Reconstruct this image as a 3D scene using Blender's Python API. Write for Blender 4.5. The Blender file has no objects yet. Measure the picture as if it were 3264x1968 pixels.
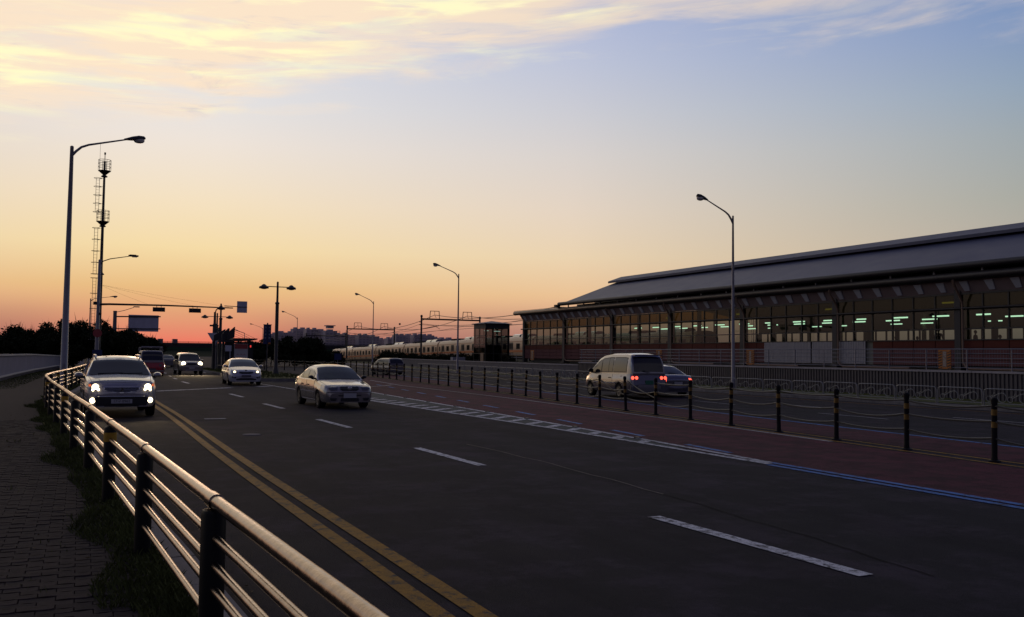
import bpy, math, random
import numpy as np
from mathutils import Vector, Matrix
R = math.radians
random.seed(7)
rng = np.random.default_rng(7)
S = bpy.context.scene
C = S.collection

# ------------------------------------------------------------------ camera
PSI, PITCH, ROLL, EYE = R(25.377), R(2.95), 0.0115, 1.8
f = Vector((math.sin(PSI) * math.cos(PITCH), math.cos(PSI) * math.cos(PITCH), math.sin(PITCH)))
rt = Vector((math.cos(PSI), -math.sin(PSI), 0)); up = rt.cross(f)
cr = rt * math.cos(ROLL) + up * math.sin(ROLL); cu = up * math.cos(ROLL) - rt * math.sin(ROLL)
cd = bpy.data.cameras.new('camera'); cam = bpy.data.objects.new('camera', cd); C.objects.link(cam)
cam.matrix_world = Matrix(((cr.x, cu.x, -f.x, 0), (cr.y, cu.y, -f.y, 0), (cr.z, cu.z, -f.z, EYE), (0, 0, 0, 1)))
cd.sensor_width = 36; cd.lens = 31.95; cd.clip_start = 0.05; cd.clip_end = 9000
S.camera = cam
S.view_settings.view_transform = 'Standard'; S.view_settings.look = 'None'
S.view_settings.exposure = 0.0; S.view_settings.gamma = 1; S.view_settings.use_curve_mapping = False

# ------------------------------------------------------------------ world: dusk sky
SUN_AZ, SUN_EL = R(5.0), R(1.2)
def lin(c):
    return tuple((x / 255 / 12.92 if x / 255 <= .04045 else ((x / 255 + .055) / 1.055) ** 2.4) for x in c)
W = bpy.data.worlds.new('World'); S.world = W; W.use_nodes = True
nt = W.node_tree; nt.nodes.clear()
N = lambda t: nt.nodes.new(t)
L = nt.links.new
def wmath(op, a, b=None, c=None, clamp=False):
    n = N('ShaderNodeMath'); n.operation = op; n.use_clamp = clamp
    for i, v in enumerate((a, b, c)):
        if v is None: continue
        if isinstance(v, (int, float)): n.inputs[i].default_value = v
        else: L(v, n.inputs[i])
    return n.outputs[0]
def wmix(fac, a, b):
    n = N('ShaderNodeMix'); n.data_type = 'RGBA'
    for sock, v in ((n.inputs[0], fac), (n.inputs[6], a), (n.inputs[7], b)):
        if isinstance(v, (int, float)): sock.default_value = v
        elif isinstance(v, tuple): sock.default_value = v if len(v) == 4 else v + (1,)
        else: L(v, sock)
    return n.outputs[2]
def wrange(v, a, b, c=0., d=1., smooth=True):
    n = N('ShaderNodeMapRange'); n.interpolation_type = 'SMOOTHSTEP' if smooth else 'LINEAR'
    L(v, n.inputs[0])
    for i, x in enumerate((a, b, c, d)): n.inputs[i + 1].default_value = x
    return n.outputs[0]
tc = N('ShaderNodeTexCoord'); sep = N('ShaderNodeSeparateXYZ'); L(tc.outputs['Generated'], sep.inputs[0])
zx, zy, zz = sep.outputs
el = wmath('MULTIPLY', wmath('ARCSINE', zz), 180 / math.pi)            # degrees
elc = wmath('SQRT', wmath('DIVIDE', wmath('MAXIMUM', el, 0.), 90.))
hor = wmath('SQRT', wmath('ADD', wmath('MULTIPLY', zx, zx), wmath('ADD', wmath('MULTIPLY', zy, zy), 1e-6)))
dotp = wmath('DIVIDE', wmath('ADD', wmath('MULTIPLY', zx, math.sin(SUN_AZ)), wmath('MULTIPLY', zy, math.cos(SUN_AZ))), hor)
dl = wmath('MULTIPLY', wmath('ARCCOSINE', wmath('MINIMUM', wmath('MAXIMUM', dotp, -1.), 1.)), 180 / math.pi)
def ramp(stops):
    n = N('ShaderNodeValToRGB'); L(elc, n.inputs[0]); e = n.color_ramp.elements
    while len(e) > 1: e.remove(e[-1])
    for i, (deg, c) in enumerate(stops):
        k = e[0] if i == 0 else e.new(math.sqrt(deg / 90))
        k.position = math.sqrt(deg / 90); k.color = lin(c) + (1,)
    return n.outputs[0]
SA = ramp([(0, (230, 104, 90)), (.6, (238, 124, 102)), (1.3, (230, 142, 112)), (2.2, (226, 160, 120)), (3.8, (232, 190, 132)), (6.2, (245, 221, 170)), (9, (245, 227, 196)),
           (12.5, (240, 230, 220)), (15, (231, 229, 229)), (18, (224, 225, 232)), (22, (210, 214, 230)), (38, (132, 148, 185)), (60, (70, 86, 128)), (90, (50, 64, 104))])
SB = ramp([(0, (208, 132, 124)), (.8, (214, 144, 126)), (1.6, (215, 153, 130)), (2.4, (221, 166, 135)), (3.8, (236, 195, 150)), (6.2, (237, 213, 178)), (9, (231, 214, 196)),
           (12.5, (219, 212, 208)), (15, (207, 207, 214)), (18, (193, 199, 219)), (22, (176, 186, 219)), (38, (98, 118, 166)), (60, (60, 78, 122)), (90, (46, 62, 102))])
SC = ramp([(0, (178, 136, 132)), (1.3, (190, 154, 142)), (3.8, (192, 168, 152)), (6.2, (184, 174, 160)), (9, (171, 172, 164)), (12.5, (160, 170, 176)), (15, (148, 166, 186)),
           (18, (133, 155, 192)), (22, (112, 142, 190)), (38, (62, 80, 132)), (60, (48, 58, 108)), (90, (44, 50, 98))])
SD = ramp([(0, (58, 54, 72)), (5, (68, 66, 88)), (12, (62, 65, 98)), (22, (54, 58, 98)), (40, (46, 51, 94)), (90, (43, 48, 94))])
base = wmix(wrange(dl, 2, 24, smooth=False), SA, SB)
base = wmix(wrange(dl, 24, 50, smooth=False), base, SC)
base = wmix(wrange(dl, 58, 120), base, SD)
low = wmath('MULTIPLY', wrange(dl, 1.5, 9), wrange(el, 3.6, .5))
lm = N('ShaderNodeMix'); lm.data_type = 'RGBA'; lm.blend_type = 'MULTIPLY'; L(low, lm.inputs[0]); L(base, lm.inputs[6]); lm.inputs[7].default_value = (.62, .72, .8, 1); base = lm.outputs[2]
# clouds: streaks above a slanting lower edge, lit yellow towards the sunset
azs = wmath('MULTIPLY', wmath('ARCTAN2', zx, zy), 180 / math.pi)
def wnoise(sx, sy, scale, det, rough, off=0., dist=0.):
    cb = N('ShaderNodeCombineXYZ')
    L(wmath('MULTIPLY', azs, sx), cb.inputs[0]); L(wmath('ADD', wmath('MULTIPLY', el, sy), wmath('MULTIPLY', azs, sy * -.06)), cb.inputs[1]); cb.inputs[2].default_value = off
    n = N('ShaderNodeTexNoise'); L(cb.outputs[0], n.inputs['Vector'])
    n.inputs['Scale'].default_value = scale; n.inputs['Detail'].default_value = det; n.inputs['Roughness'].default_value = rough; n.inputs['Distortion'].default_value = dist
    return n.outputs[0]
n1 = wnoise(.028, .16, 2.6, 8, .55, 3.1, .6)
n2 = wnoise(.05, .4, 2.4, 7, .6, 8.7, .4)
n3 = wnoise(.02, .12, 2.2, 4, .5, 1.3, .3)
n5 = wnoise(.035, .34, 2.6, 6, .55, 12.4, .5)
n4 = wnoise(.09, .55, 1.6, 8, .65, 5.5, .8)
edge = wmath('ADD', 12.3, wmath('MULTIPLY', wmath('MAXIMUM', wmath('ADD', azs, 4.), 0.), .215))
edge = wmath('MINIMUM', edge, wmath('SUBTRACT', 20.7, wmath('MULTIPLY', wmath('MINIMUM', wmath('MAXIMUM', wmath('SUBTRACT', azs, 27.), 0.), 20.), .085)))
hgt = wmath('ADD', wmath('SUBTRACT', el, edge), wmath('ADD', wmath('MULTIPLY', wmath('SUBTRACT', n1, .5), 10.), wmath('MULTIPLY', wmath('SUBTRACT', n4, .5), 2.4)))
mask = wmath('MULTIPLY', wrange(hgt, -.9, 2.6), wmath('SUBTRACT', 1., wmath('MULTIPLY', wmath('MULTIPLY', wrange(n5, .5, .62), wrange(hgt, 8., 2.)), .35)))
thin = wmath('MULTIPLY', wrange(wmath('ADD', wmath('SUBTRACT', el, edge), wmath('MULTIPLY', wmath('SUBTRACT', n2, .5), 14.)), 0.2, 3.2), .3)
mask = wmath('MAXIMUM', mask, thin)
mask = wmath('MULTIPLY', mask, wrange(dl, 42, 66, 1., .25))
mask = wmath('MULTIPLY', mask, wrange(el, 24, 40, 1., .1))
glow = wmath('MULTIPLY', wmath('MULTIPLY', wrange(n2, .46, .64), wrange(n3, .4, .56)), wrange(dl, 12, 44, 1., .15))
grey = wmath('MULTIPLY', wrange(n4, .5, .68), wrange(n1, .44, .6))
ccol = wmix(wrange(dl, 6, 55), lin((255, 232, 205)), lin((206, 198, 198)))
ccol = wmix(wmath('MULTIPLY', grey, .75), ccol, lin((208, 202, 208)))
ccol = wmix(glow, ccol, (1.06, 1.0, .62, 1))
final = wmix(mask, base, ccol)
final = wmix(wrange(el, -4, -.2), lin((62, 52, 54)), final)
bg = N('ShaderNodeBackground'); L(final, bg.inputs[0]); bg.inputs[1].default_value = 0.97
sky = N('ShaderNodeTexSky'); sky.sky_type = 'NISHITA'; sky.sun_disc = False
sky.sun_elevation = SUN_EL; sky.sun_rotation = SUN_AZ; sky.air_density = 1.4; sky.dust_density = 2.5
bg2 = N('ShaderNodeBackground'); L(sky.outputs[0], bg2.inputs[0]); bg2.inputs[1].default_value = 0.003
ad = N('ShaderNodeAddShader'); L(bg.outputs[0], ad.inputs[0]); L(bg2.outputs[0], ad.inputs[1])
wo = N('ShaderNodeOutputWorld'); L(ad.outputs[0], wo.inputs[0])

# ------------------------------------------------------------------ sun: last warm glow on the horizon
sd = bpy.data.lights.new('sun', 'SUN'); sd.energy = 0.12; sd.angle = R(12); sd.color = (1, .62, .4)
so = bpy.data.objects.new('sun', sd); C.objects.link(so)
sdir = Vector((math.sin(SUN_AZ) * math.cos(R(3)), math.cos(SUN_AZ) * math.cos(R(3)), math.sin(R(3))))
so.rotation_euler = sdir.to_track_quat('Z', 'Y').to_euler(); so.location = (0, 50, 60)

# ------------------------------------------------------------------ materials
MATS = {}
def mat(name, rgb, rough=.6, metal=0., var=0., vs=4., bump=0., bs=30., emit=None, es=0., spec=.5, coat=0., stretch=None):
    m = bpy.data.materials.new(name); m.use_nodes = True; MATS[name] = m
    t = m.node_tree; b = t.nodes['Principled BSDF']
    if rough >= .64: spec = min(spec, .1)
    b.inputs['Base Color'].default_value = tuple(rgb) + (1,); b.inputs['Roughness'].default_value = rough
    b.inputs['Metallic'].default_value = metal; b.inputs['Specular IOR Level'].default_value = spec; b.inputs['Coat Weight'].default_value = coat
    b.inputs['Coat Roughness'].default_value = .06
    if emit: b.inputs['Emission Color'].default_value = tuple(emit) + (1,); b.inputs['Emission Strength'].default_value = es
    if var or bump:
        co = t.nodes.new('ShaderNodeTexCoord'); vec = co.outputs['Object']
        if stretch:
            mp = t.nodes.new('ShaderNodeMapping'); mp.inputs['Scale'].default_value = stretch; t.links.new(vec, mp.inputs[0]); vec = mp.outputs[0]
        if var:
            n = t.nodes.new('ShaderNodeTexNoise'); n.inputs['Scale'].default_value = vs; n.inputs['Detail'].default_value = 8; n.inputs['Roughness'].default_value = .65
            t.links.new(vec, n.inputs['Vector'])
            mx = t.nodes.new('ShaderNodeMix'); mx.data_type = 'RGBA'
            mr = t.nodes.new('ShaderNodeMapRange'); mr.inputs[1].default_value = .3; mr.inputs[2].default_value = .7
            t.links.new(n.outputs[0], mr.inputs[0]); t.links.new(mr.outputs[0], mx.inputs[0])
            mx.inputs[6].default_value = tuple(x * (1 - var) for x in rgb) + (1,); mx.inputs[7].default_value = tuple(min(1, x * (1 + var)) for x in rgb) + (1,)
            t.links.new(mx.outputs[2], b.inputs['Base Color'])
            m2 = t.nodes.new('ShaderNodeMapRange'); m2.inputs[3].default_value = max(0, rough - .1); m2.inputs[4].default_value = min(1, rough + .1)
            t.links.new(n.outputs[0], m2.inputs[0]); t.links.new(m2.outputs[0], b.inputs['Roughness'])
        if bump:
            n = t.nodes.new('ShaderNodeTexNoise'); n.inputs['Scale'].default_value = bs; n.inputs['Detail'].default_value = 5
            t.links.new(vec, n.inputs['Vector']); bp = t.nodes.new('ShaderNodeBump'); bp.inputs['Strength'].default_value = bump; bp.inputs['Distance'].default_value = .02
            t.links.new(n.outputs[0], bp.inputs['Height']); t.links.new(bp.outputs[0], b.inputs['Normal'])
    return m
def glassmat(name, tint, refl=.12, rough=.02, dark=0.):
    m = bpy.data.materials.new(name); m.use_nodes = True; MATS[name] = m
    t = m.node_tree; t.nodes.clear()
    tr = t.nodes.new('ShaderNodeBsdfTransparent'); tr.inputs[0].default_value = tuple(tint) + (1,)
    gl = t.nodes.new('ShaderNodeBsdfGlossy'); gl.inputs['Roughness'].default_value = rough
    lw = t.nodes.new('ShaderNodeLayerWeight'); lw.inputs[0].default_value = .33
    mr = t.nodes.new('ShaderNodeMapRange'); mr.inputs[3].default_value = 0; mr.inputs[4].default_value = min(1, refl * 10)
    t.links.new(lw.outputs[0], mr.inputs[0])
    ge = t.nodes.new('ShaderNodeNewGeometry'); sb = t.nodes.new('ShaderNodeMath'); sb.operation = 'SUBTRACT'; sb.inputs[0].default_value = 1; t.links.new(ge.outputs['Backfacing'], sb.inputs[1])
    mu = t.nodes.new('ShaderNodeMath'); mu.operation = 'MULTIPLY'; t.links.new(sb.outputs[0], mu.inputs[0]); t.links.new(mr.outputs[0], mu.inputs[1])
    mx = t.nodes.new('ShaderNodeMixShader'); t.links.new(mu.outputs[0], mx.inputs[0]); t.links.new(tr.outputs[0], mx.inputs[1]); t.links.new(gl.outputs[0], mx.inputs[2])
    out = t.nodes.new('ShaderNodeOutputMaterial')
    if dark:
        df = t.nodes.new('ShaderNodeBsdfDiffuse'); df.inputs[0].default_value = tuple(x * .25 for x in tint) + (1,)
        m2 = t.nodes.new('ShaderNodeMixShader'); m2.inputs[0].default_value = dark
        t.links.new(mx.outputs[0], m2.inputs[1]); t.links.new(df.outputs[0], m2.inputs[2]); t.links.new(m2.outputs[0], out.inputs[0])
    else: t.links.new(mx.outputs[0], out.inputs[0])
    return m
mat('ground', (.02, .018, .014), .95, var=.4, vs=.3)
mat('asphalt', (.04, .032, .041), .9, var=.22, vs=1.1, bump=.5, bs=90, spec=.35)
mat('redlane', (.105, .028, .04), .85, var=.3, vs=1.3, bump=.45, bs=90, spec=.3)
mat('whitepaint', (.6, .6, .6), .7, var=.25, vs=9, bump=.2, bs=60)
mat('wornpaint', (.34, .33, .32), .8, var=.4, vs=12)
mat('yellowpaint', (.3, .15, .015), .7, var=.3, vs=7, bump=.2, bs=60)
mat('bluepaint', (.055, .17, .46), .65, var=.25, vs=7)
def grit(m, wear, col, ws=7.):
    t = m.node_tree; b = t.nodes['Principled BSDF']; co = t.nodes.new('ShaderNodeTexCoord')
    def nz(scale, det, rough, stretch=None):
        n = t.nodes.new('ShaderNodeTexNoise'); n.inputs['Scale'].default_value = scale; n.inputs['Detail'].default_value = det; n.inputs['Roughness'].default_value = rough; v = co.outputs['Object']
        if stretch: mp = t.nodes.new('ShaderNodeMapping'); mp.inputs['Scale'].default_value = stretch; t.links.new(v, mp.inputs[0]); v = mp.outputs[0]
        t.links.new(v, n.inputs['Vector']); return n.outputs[0]
    def rg(v, a, bb, lo, hi):
        r = t.nodes.new('ShaderNodeMapRange'); t.links.new(v, r.inputs[0])
        for i, x in enumerate((a, bb, lo, hi)): r.inputs[i + 1].default_value = x
        return r.outputs[0]
    src = b.inputs['Base Color'].links[0].from_socket
    mx = t.nodes.new('ShaderNodeMix'); mx.data_type = 'RGBA'; t.links.new(rg(nz(ws, 10, .75), .5 - wear * .28, .6 - wear * .28, 1, 0), mx.inputs[0]); t.links.new(src, mx.inputs[6]); mx.inputs[7].default_value = col + (1,)
    sp = t.nodes.new('ShaderNodeMix'); sp.data_type = 'RGBA'; sp.blend_type = 'MULTIPLY'; sp.inputs[0].default_value = 1; t.links.new(mx.outputs[2], sp.inputs[6])
    a1 = t.nodes.new('ShaderNodeMath'); a1.operation = 'MULTIPLY'; t.links.new(rg(nz(95, 3, .8), .35, .65, .6, 1.4), a1.inputs[0]); t.links.new(rg(nz(.55, 5, .6, (1.5, .09, 1)), .36, .64, .74, 1.2), a1.inputs[1])
    t.links.new(a1.outputs[0], sp.inputs[7]); t.links.new(sp.outputs[2], b.inputs['Base Color'])
for k_, w_ in (('whitepaint', .35), ('yellowpaint', .42), ('bluepaint', .35), ('wornpaint', .5)): grit(MATS[k_], w_, (.035, .032, .035), 6.)
grit(MATS['asphalt'], .06, (.024, .022, .025), .9); grit(MATS['redlane'], .2, (.06, .02, .026), 1.6)
mat('buffer', (.075, .085, .078), .85, var=.25, vs=3)
mat('seam', (.2, .17, .14), .8, var=.4, vs=5)
mat('concrete', (.17, .155, .155), .85, var=.2, vs=3, bump=.2, bs=40)
mat('kerbconc', (.2, .185, .175), .85, var=.25, vs=3, bump=.2, bs=40)
mat('paver', (.04, .031, .029), .9, var=.3, vs=9, bump=.3, bs=60)
mat('paver2', (.05, .038, .034), .9, var=.3, vs=9, bump=.3, bs=60)
mat('bedding', (.012, .01, .008), 1, var=.3, vs=8)
mat('grassmat', (.075, .085, .024), .8, var=.5, vs=1.5, spec=.2)
mat('leafmat', (.022, .026, .011), .8, var=.45, vs=1.2, spec=.2)
mat('bark', (.05, .038, .028), .9, var=.3, vs=6)
mat('litter', (.09, .06, .03), .8, var=.5, vs=30)
mat('soil', (.03, .024, .018), 1, var=.4, vs=6, bump=.6, bs=14)
mat('railsteel', (.23, .175, .135), .23, 1., var=.42, vs=14, bump=.06, bs=55)
mat('blackpost', (.006, .006, .006), .4, spec=.25)
mat('reflyellow', (.17, .09, .005), .5, var=.15, vs=20)
mat('bandyellow', (.5, .27, .012), .5, var=.15, vs=20)
mat('reflorange', (.7, .2, .04), .5)
mat('greypole', (.23, .22, .24), .45, .3, var=.12, vs=3)
mat('darkpole', (.045, .043, .045), .5, .2)
mat('darksteel', (.03, .028, .03), .5, .3)
mat('signback', (.5, .5, .58), .55, .2, var=.1, vs=2)
mat('lens', (.75, .72, .65), .2)
mat('ropemat', (.02, .017, .016), .5, var=.2, vs=12)
mat('bollard', (.014, .013, .015), .65)
mat('paintedwall', (.22, .21, .26), .8, var=.12, vs=.8)
mat('capstone', (.5, .47, .42), .7, var=.12, vs=2)
mat('corrugated', (.085, .075, .08), .5, .2, var=.15, vs=1.5)
mat('coping', (.36, .33, .33), .7, var=.15, vs=2)
mat('ornament', (.26, .255, .24), .5, .2, var=.15, vs=4)
mat('meshsteel', (.2, .2, .23), .45, .4)
mat('roofmetal', (.05, .056, .105), .55, .1, var=.08, vs=.6)
mat('roofdark', (.025, .022, .026), .6)
mat('gutter', (.026, .023, .026), .5, .1, var=.1, vs=1)
mat('soffit', (.24, .18, .18), .7, var=.08, vs=1)
mat('bracket', (.5, .5, .56), .6)
mat('redpanel', (.12, .034, .024), .65, var=.12, vs=1.2)
mat('pinkpanel', (.14, .06, .06), .7, var=.14, vs=1.2, bump=.1, bs=8)
mat('louvre', (.34, .33, .35), .55, .2, var=.1, vs=1)
mat('mullion', (.03, .027, .028), .5, .2)
mat('pipe', (.2, .13, .09), .5, .2)
mat('column', (.03, .027, .03), .6)
mat('inwall', (.2, .19, .15), .7, var=.1, vs=.5)
mat('ceilmat', (.2, .17, .1), .7, var=.1, vs=.5)
mat('platform', (.2, .19, .18), .8)
mat('tube', (1, 1, 1), .5, emit=(.74, 1, .78), es=3.2)
mat('tubewarm', (1, 1, 1), .5, emit=(.75, 1, .35), es=1.6)
glassmat('glass', (.46, .52, .47), .1)
glassmat('glasstop', (.32, .26, .1), .1, .1, .4)
glassmat('liftglass', (.34, .36, .37), .12)
mat('train', (.66, .455, .275), .4, .05, var=.06, vs=1)
mat('trainstripe', (.5, .11, .012), .45)
mat('traindoor', (.06, .048, .042), .5)
mat('trainglass', (.012, .014, .015), .5, spec=.02)
mat('trainunder', (.02, .018, .018), .8)
mat('wire', (.03, .027, .027), .6)
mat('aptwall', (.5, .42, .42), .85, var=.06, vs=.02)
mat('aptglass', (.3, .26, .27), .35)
mat('cloth', (.02, .02, .025), .9)
mat('skin', (.25, .15, .1), .6)
mat('tyre', (.014, .013, .013), .85)
mat('rim', (.13, .125, .12), .4, .6)
mat('carglass', (.012, .013, .018), .03, spec=.55)
mat('trim', (.015, .015, .016), .5)
mat('chrome', (.6, .6, .6), .18, .9)
mat('plate', (.42, .42, .43), .5)
mat('plategreen', (.03, .16, .09), .5)
mat('plateink', (.02, .02, .03), .6)
mat('headglow', (1, 1, 1), .3, emit=(1, .84, .52), es=5)
mat('headdim', (1, 1, 1), .3, emit=(1, .8, .45), es=3.2)
mat('headoff', (.09, .09, .1), .08, .4, coat=.5)
mat('lamphouse', (.18, .18, .2), .12, .4, coat=.5)
mat('indicator', (.6, .12, .03), .3, emit=(1, .22, .08), es=.35)
mat('tailglow', (.6, .03, .02), .3, emit=(1, .1, .06), es=2.2)
mat('redman', (.6, .03, .02), .3, emit=(1, .06, .05), es=.8)
mat('taildim', (.16, .01, .012), .25)
mat('pw_white', (.42, .42, .46), .28, .15, coat=1)
mat('pw_pearl', (.34, .33, .35), .28, .3, coat=1, var=.03, vs=2)
mat('pw_beige', (.27, .24, .225), .24, .5, coat=1, var=.03, vs=2)
mat('pw_gold', (.22, .2, .18), .28, .4, coat=1)
mat('pw_silver', (.17, .163, .185), .22, .65, coat=1)
mat('pw_red', (.42, .012, .02), .3, 0, coat=.8)
mat('pw_dark', (.12, .1, .1), .3, .3, coat=.6)
mat('pw_grey', (.2, .19, .19), .4, .3)
mat('signblue', (.012, .022, .1), .5)
mat('signred', (.35, .05, .05), .5)
mat('signwhite', (.5, .48, .48), .5)
mat('orange', (.42, .13, .012), .6)
mat('cabinet', (.3, .3, .31), .6)
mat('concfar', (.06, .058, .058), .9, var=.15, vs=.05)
mat('girdergreen', (.03, .085, .05), .7)
mat('slope', (.018, .026, .01), .95, var=.4, vs=.2)

# ------------------------------------------------------------------ mesh builder
class MB:
    def __init__(s): s.v = []; s.f = []; s.m = []
    def add(s, vs, fs, mi=0):
        o = len(s.v); s.v += [tuple(p) for p in vs]; s.f += [tuple(i + o for i in q) for q in fs]; s.m += [mi] * len(fs); return s
    def box(s, cx, cy, cz, sx, sy, sz, rz=0., mi=0):
        c, n = math.cos(rz), math.sin(rz); vs = []
        for dz in (-.5, .5):
            for dx, dy in ((-.5, -.5), (.5, -.5), (.5, .5), (-.5, .5)):
                x, y = dx * sx, dy * sy; vs.append((cx + x * c - y * n, cy + x * n + y * c, cz + dz * sz))
        return s.add(vs, [(3, 2, 1, 0), (4, 5, 6, 7), (0, 1, 5, 4), (1, 2, 6, 5), (2, 3, 7, 6), (3, 0, 4, 7)], mi)
    def prism(s, poly, vec, mi=0):
        n = len(poly); vec = Vector(vec); a = [Vector(p) for p in poly]
        return s.add(a + [p + vec for p in a], [tuple(range(n))[::-1], tuple(range(n, 2 * n))] + [(i, (i + 1) % n, n + (i + 1) % n, n + i) for i in range(n)], mi)
    def tube(s, pts, r, n=8, mi=0, cap=True, ph=0.):
        P = [Vector(p) for p in pts]; k = len(P); rs = r if isinstance(r, (list, tuple)) else [r] * k
        t0 = (P[1] - P[0]).normalized(); a = Vector((0, 0, 1)) if abs(t0.z) < .9 else Vector((1, 0, 0))
        u = (a - t0 * a.dot(t0)).normalized(); vs = []
        for i in range(k):
            t = (P[min(i + 1, k - 1)] - P[max(i - 1, 0)]).normalized()
            u = (u - t * u.dot(t)).normalized(); w = t.cross(u)
            for j in range(n):
                q = 2 * math.pi * (j / n) + ph; vs.append(P[i] + (u * math.cos(q) + w * math.sin(q)) * rs[i])
        fs = [(i * n + j, i * n + (j + 1) % n, (i + 1) * n + (j + 1) % n, (i + 1) * n + j) for i in range(k - 1) for j in range(n)]
        if cap: fs += [tuple(range(n))[::-1], tuple(range((k - 1) * n, k * n))]
        return s.add(vs, fs, mi)
    def lathe(s, x, y, prof, n=12, mi=0):
        vs = [(x + r * math.cos(2 * math.pi * j / n), y + r * math.sin(2 * math.pi * j / n), z) for r, z in prof for j in range(n)]; k = len(prof)
        fs = [(i * n + j, i * n + (j + 1) % n, (i + 1) * n + (j + 1) % n, (i + 1) * n + j) for i in range(k - 1) for j in range(n)]
        return s.add(vs, fs + [tuple(range(n))[::-1], tuple(range((k - 1) * n, k * n))], mi)
    def grid(s, rows, mi=0, flip=False):
        k = len(rows[0]); vs = [p for r in rows for p in r]
        fs = [(i * k + j, i * k + j + 1, (i + 1) * k + j + 1, (i + 1) * k + j) for i in range(len(rows) - 1) for j in range(k - 1)]
        return s.add(vs, [q[::-1] for q in fs] if flip else fs, mi)
    def ribbon(s, pts, w, z, mi=0):
        for i in range(len(pts) - 1):
            pass
        P = [Vector((p[0], p[1])) for p in pts]; rows = []
        for i in range(len(P)):
            t = (P[min(i + 1, len(P) - 1)] - P[max(i - 1, 0)]).normalized(); nn = Vector((t.y, -t.x)) * (w / 2)
            rows.append([(P[i].x - nn.x, P[i].y - nn.y, z), (P[i].x + nn.x, P[i].y + nn.y, z)])
        return s.grid(rows, mi, True)
    def mesh(s, name, mats, smooth=0):
        me = bpy.data.meshes.new(name); me.from_pydata(s.v, [], s.f)
        for m in (mats if isinstance(mats, (list, tuple)) else [mats]): me.materials.append(MATS[m])
        if any(s.m): me.polygons.foreach_set('material_index', s.m)
        if smooth: me.shade_smooth(); me.set_sharp_from_angle(angle=R(smooth))
        me.update(); return me
    def build(s, name, mats, parent=None, smooth=0, loc=None, rz=0.):
        return link(name, s.mesh(name, mats, smooth), parent, loc, rz)
def link(name, me, parent=None, loc=None, rz=0.):
    o = bpy.data.objects.new(name, me); C.objects.link(o)
    if parent: o.parent = parent
    if loc: o.location = loc
    if rz: o.rotation_euler = (0, 0, rz)
    return o
def tag(o, label, cat, group=None):
    o['label'] = label; o['category'] = cat
    if group: o['group'] = group
    return o
def thing(name, label, cat, loc=(0, 0, 0), rz=0., group=None):
    o = bpy.data.objects.new(name, None); C.objects.link(o); o.location = loc; o.rotation_euler = (0, 0, rz); o.empty_display_size = .2
    return tag(o, label, cat, group)
def struct(o): o['kind'] = 'structure'; return o
def stuff(o): o['kind'] = 'stuff'; return o
def dup(root, loc, rz=0., label=None):
    r = root.copy(); C.objects.link(r); r.location = loc; r.rotation_euler = (0, 0, rz)
    if label: r['label'] = label
    for ch in list(root.children):
        c = ch.copy(); C.objects.link(c); c.parent = r
        for g in ch.children:
            d = g.copy(); C.objects.link(d); d.parent = c
    return r
def text(name, body, size, parent, loc, rot, m, ext=.001, align='CENTER'):
    cu = bpy.data.curves.new(name, 'FONT'); cu.body = body; cu.size = size; cu.extrude = ext; cu.align_x = align; cu.align_y = 'CENTER'
    cu.materials.append(MATS[m]); o = bpy.data.objects.new(name, cu); me = bpy.data.meshes.new_from_object(o); bpy.data.objects.remove(o); o = bpy.data.objects.new(name, me); C.objects.link(o); o.parent = parent; o.location = loc; o.rotation_euler = rot; return o
def interp(t):
    xs = [a for a, _ in t]; ys = [b for _, b in t]
    return lambda v: float(np.interp(v, xs, ys))
def fast_mesh(name, co, quads, m):
    me = bpy.data.meshes.new(name); nq, k = quads.shape
    me.vertices.add(len(co)); me.vertices.foreach_set('co', co.astype(np.float32).ravel())
    me.loops.add(nq * k); me.loops.foreach_set('vertex_index', quads.astype(np.int32).ravel())
    me.polygons.add(nq); me.polygons.foreach_set('loop_start', np.arange(0, nq * k, k, dtype=np.int32))
    me.update(calc_edges=True); me.materials.append(MATS[m]); return me

# ------------------------------------------------------------------ ground, road, markings
RAILX = interp([(-6, 1.25), (-2, 1.08), (2, .86), (5.15, .68), (8.09, .52), (11.09, .34), (14.5, .14), (17.5, -.07), (20.8, -.28), (26, -.62), (31.1, -.9), (33, -.95), (36.7, -.8), (45, -.23), (57, .35), (68, .9), (90, 2)])
ORNX = interp([(-40, 30.2), (40, 30.2), (60, 31.4), (85, 33.8), (110, 36), (150, 40), (250, 46), (420, 52)])
WALLX = interp([(-40, 33.6), (62, 33.6), (80, 35.4), (100, 38), (130, 42)])
LEFTX = lambda y: RAILX(y) + .4 if y < 66 else float(np.interp(y, [66, 80, 420], [1.2, 1.3, 1.5]))
me = bpy.data.meshes.new('ground')
MB().add([(-4000, -800, -.06), (4500, -800, -.06), (4500, 6500, -.06), (-4000, 6500, -.06)], [(0, 1, 2, 3)]).build('ground', 'ground')
struct(bpy.data.objects['ground'])
ys = [-20, -10, -5, 0, 2, 4, 6, 8, 10, 12, 14, 16, 18, 20, 23, 26, 29, 32, 35, 38, 42, 46, 52, 58, 66, 75, 85, 100, 120, 150, 200, 300, 420]
road = struct(MB().grid([[(LEFTX(y) + (ORNX(y) - .35 - LEFTX(y)) * k / 6, y, 0) for k in range(7)] for y in ys], flip=True).build('road', 'asphalt'))
def mark(name, pts, w, m, z=.008): return MB().ribbon(pts, w, z).build(name, m, road)
FENX = interp([(4, 14.3), (11.1, 14.8), (17, 15.45), (24, 16.25), (31, 17.1), (38, 18.2), (43, 18.75), (50, 19.3), (55, 19.75), (60, 20.15), (66, 20.6), (76, 21.75)])
BLUEX = interp([(-10, 16.9), (11, 17.65), (20, 18.4), (27, 19.25), (35, 20.15), (46, 21.3), (60, 22.8), (80, 25)])
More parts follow.
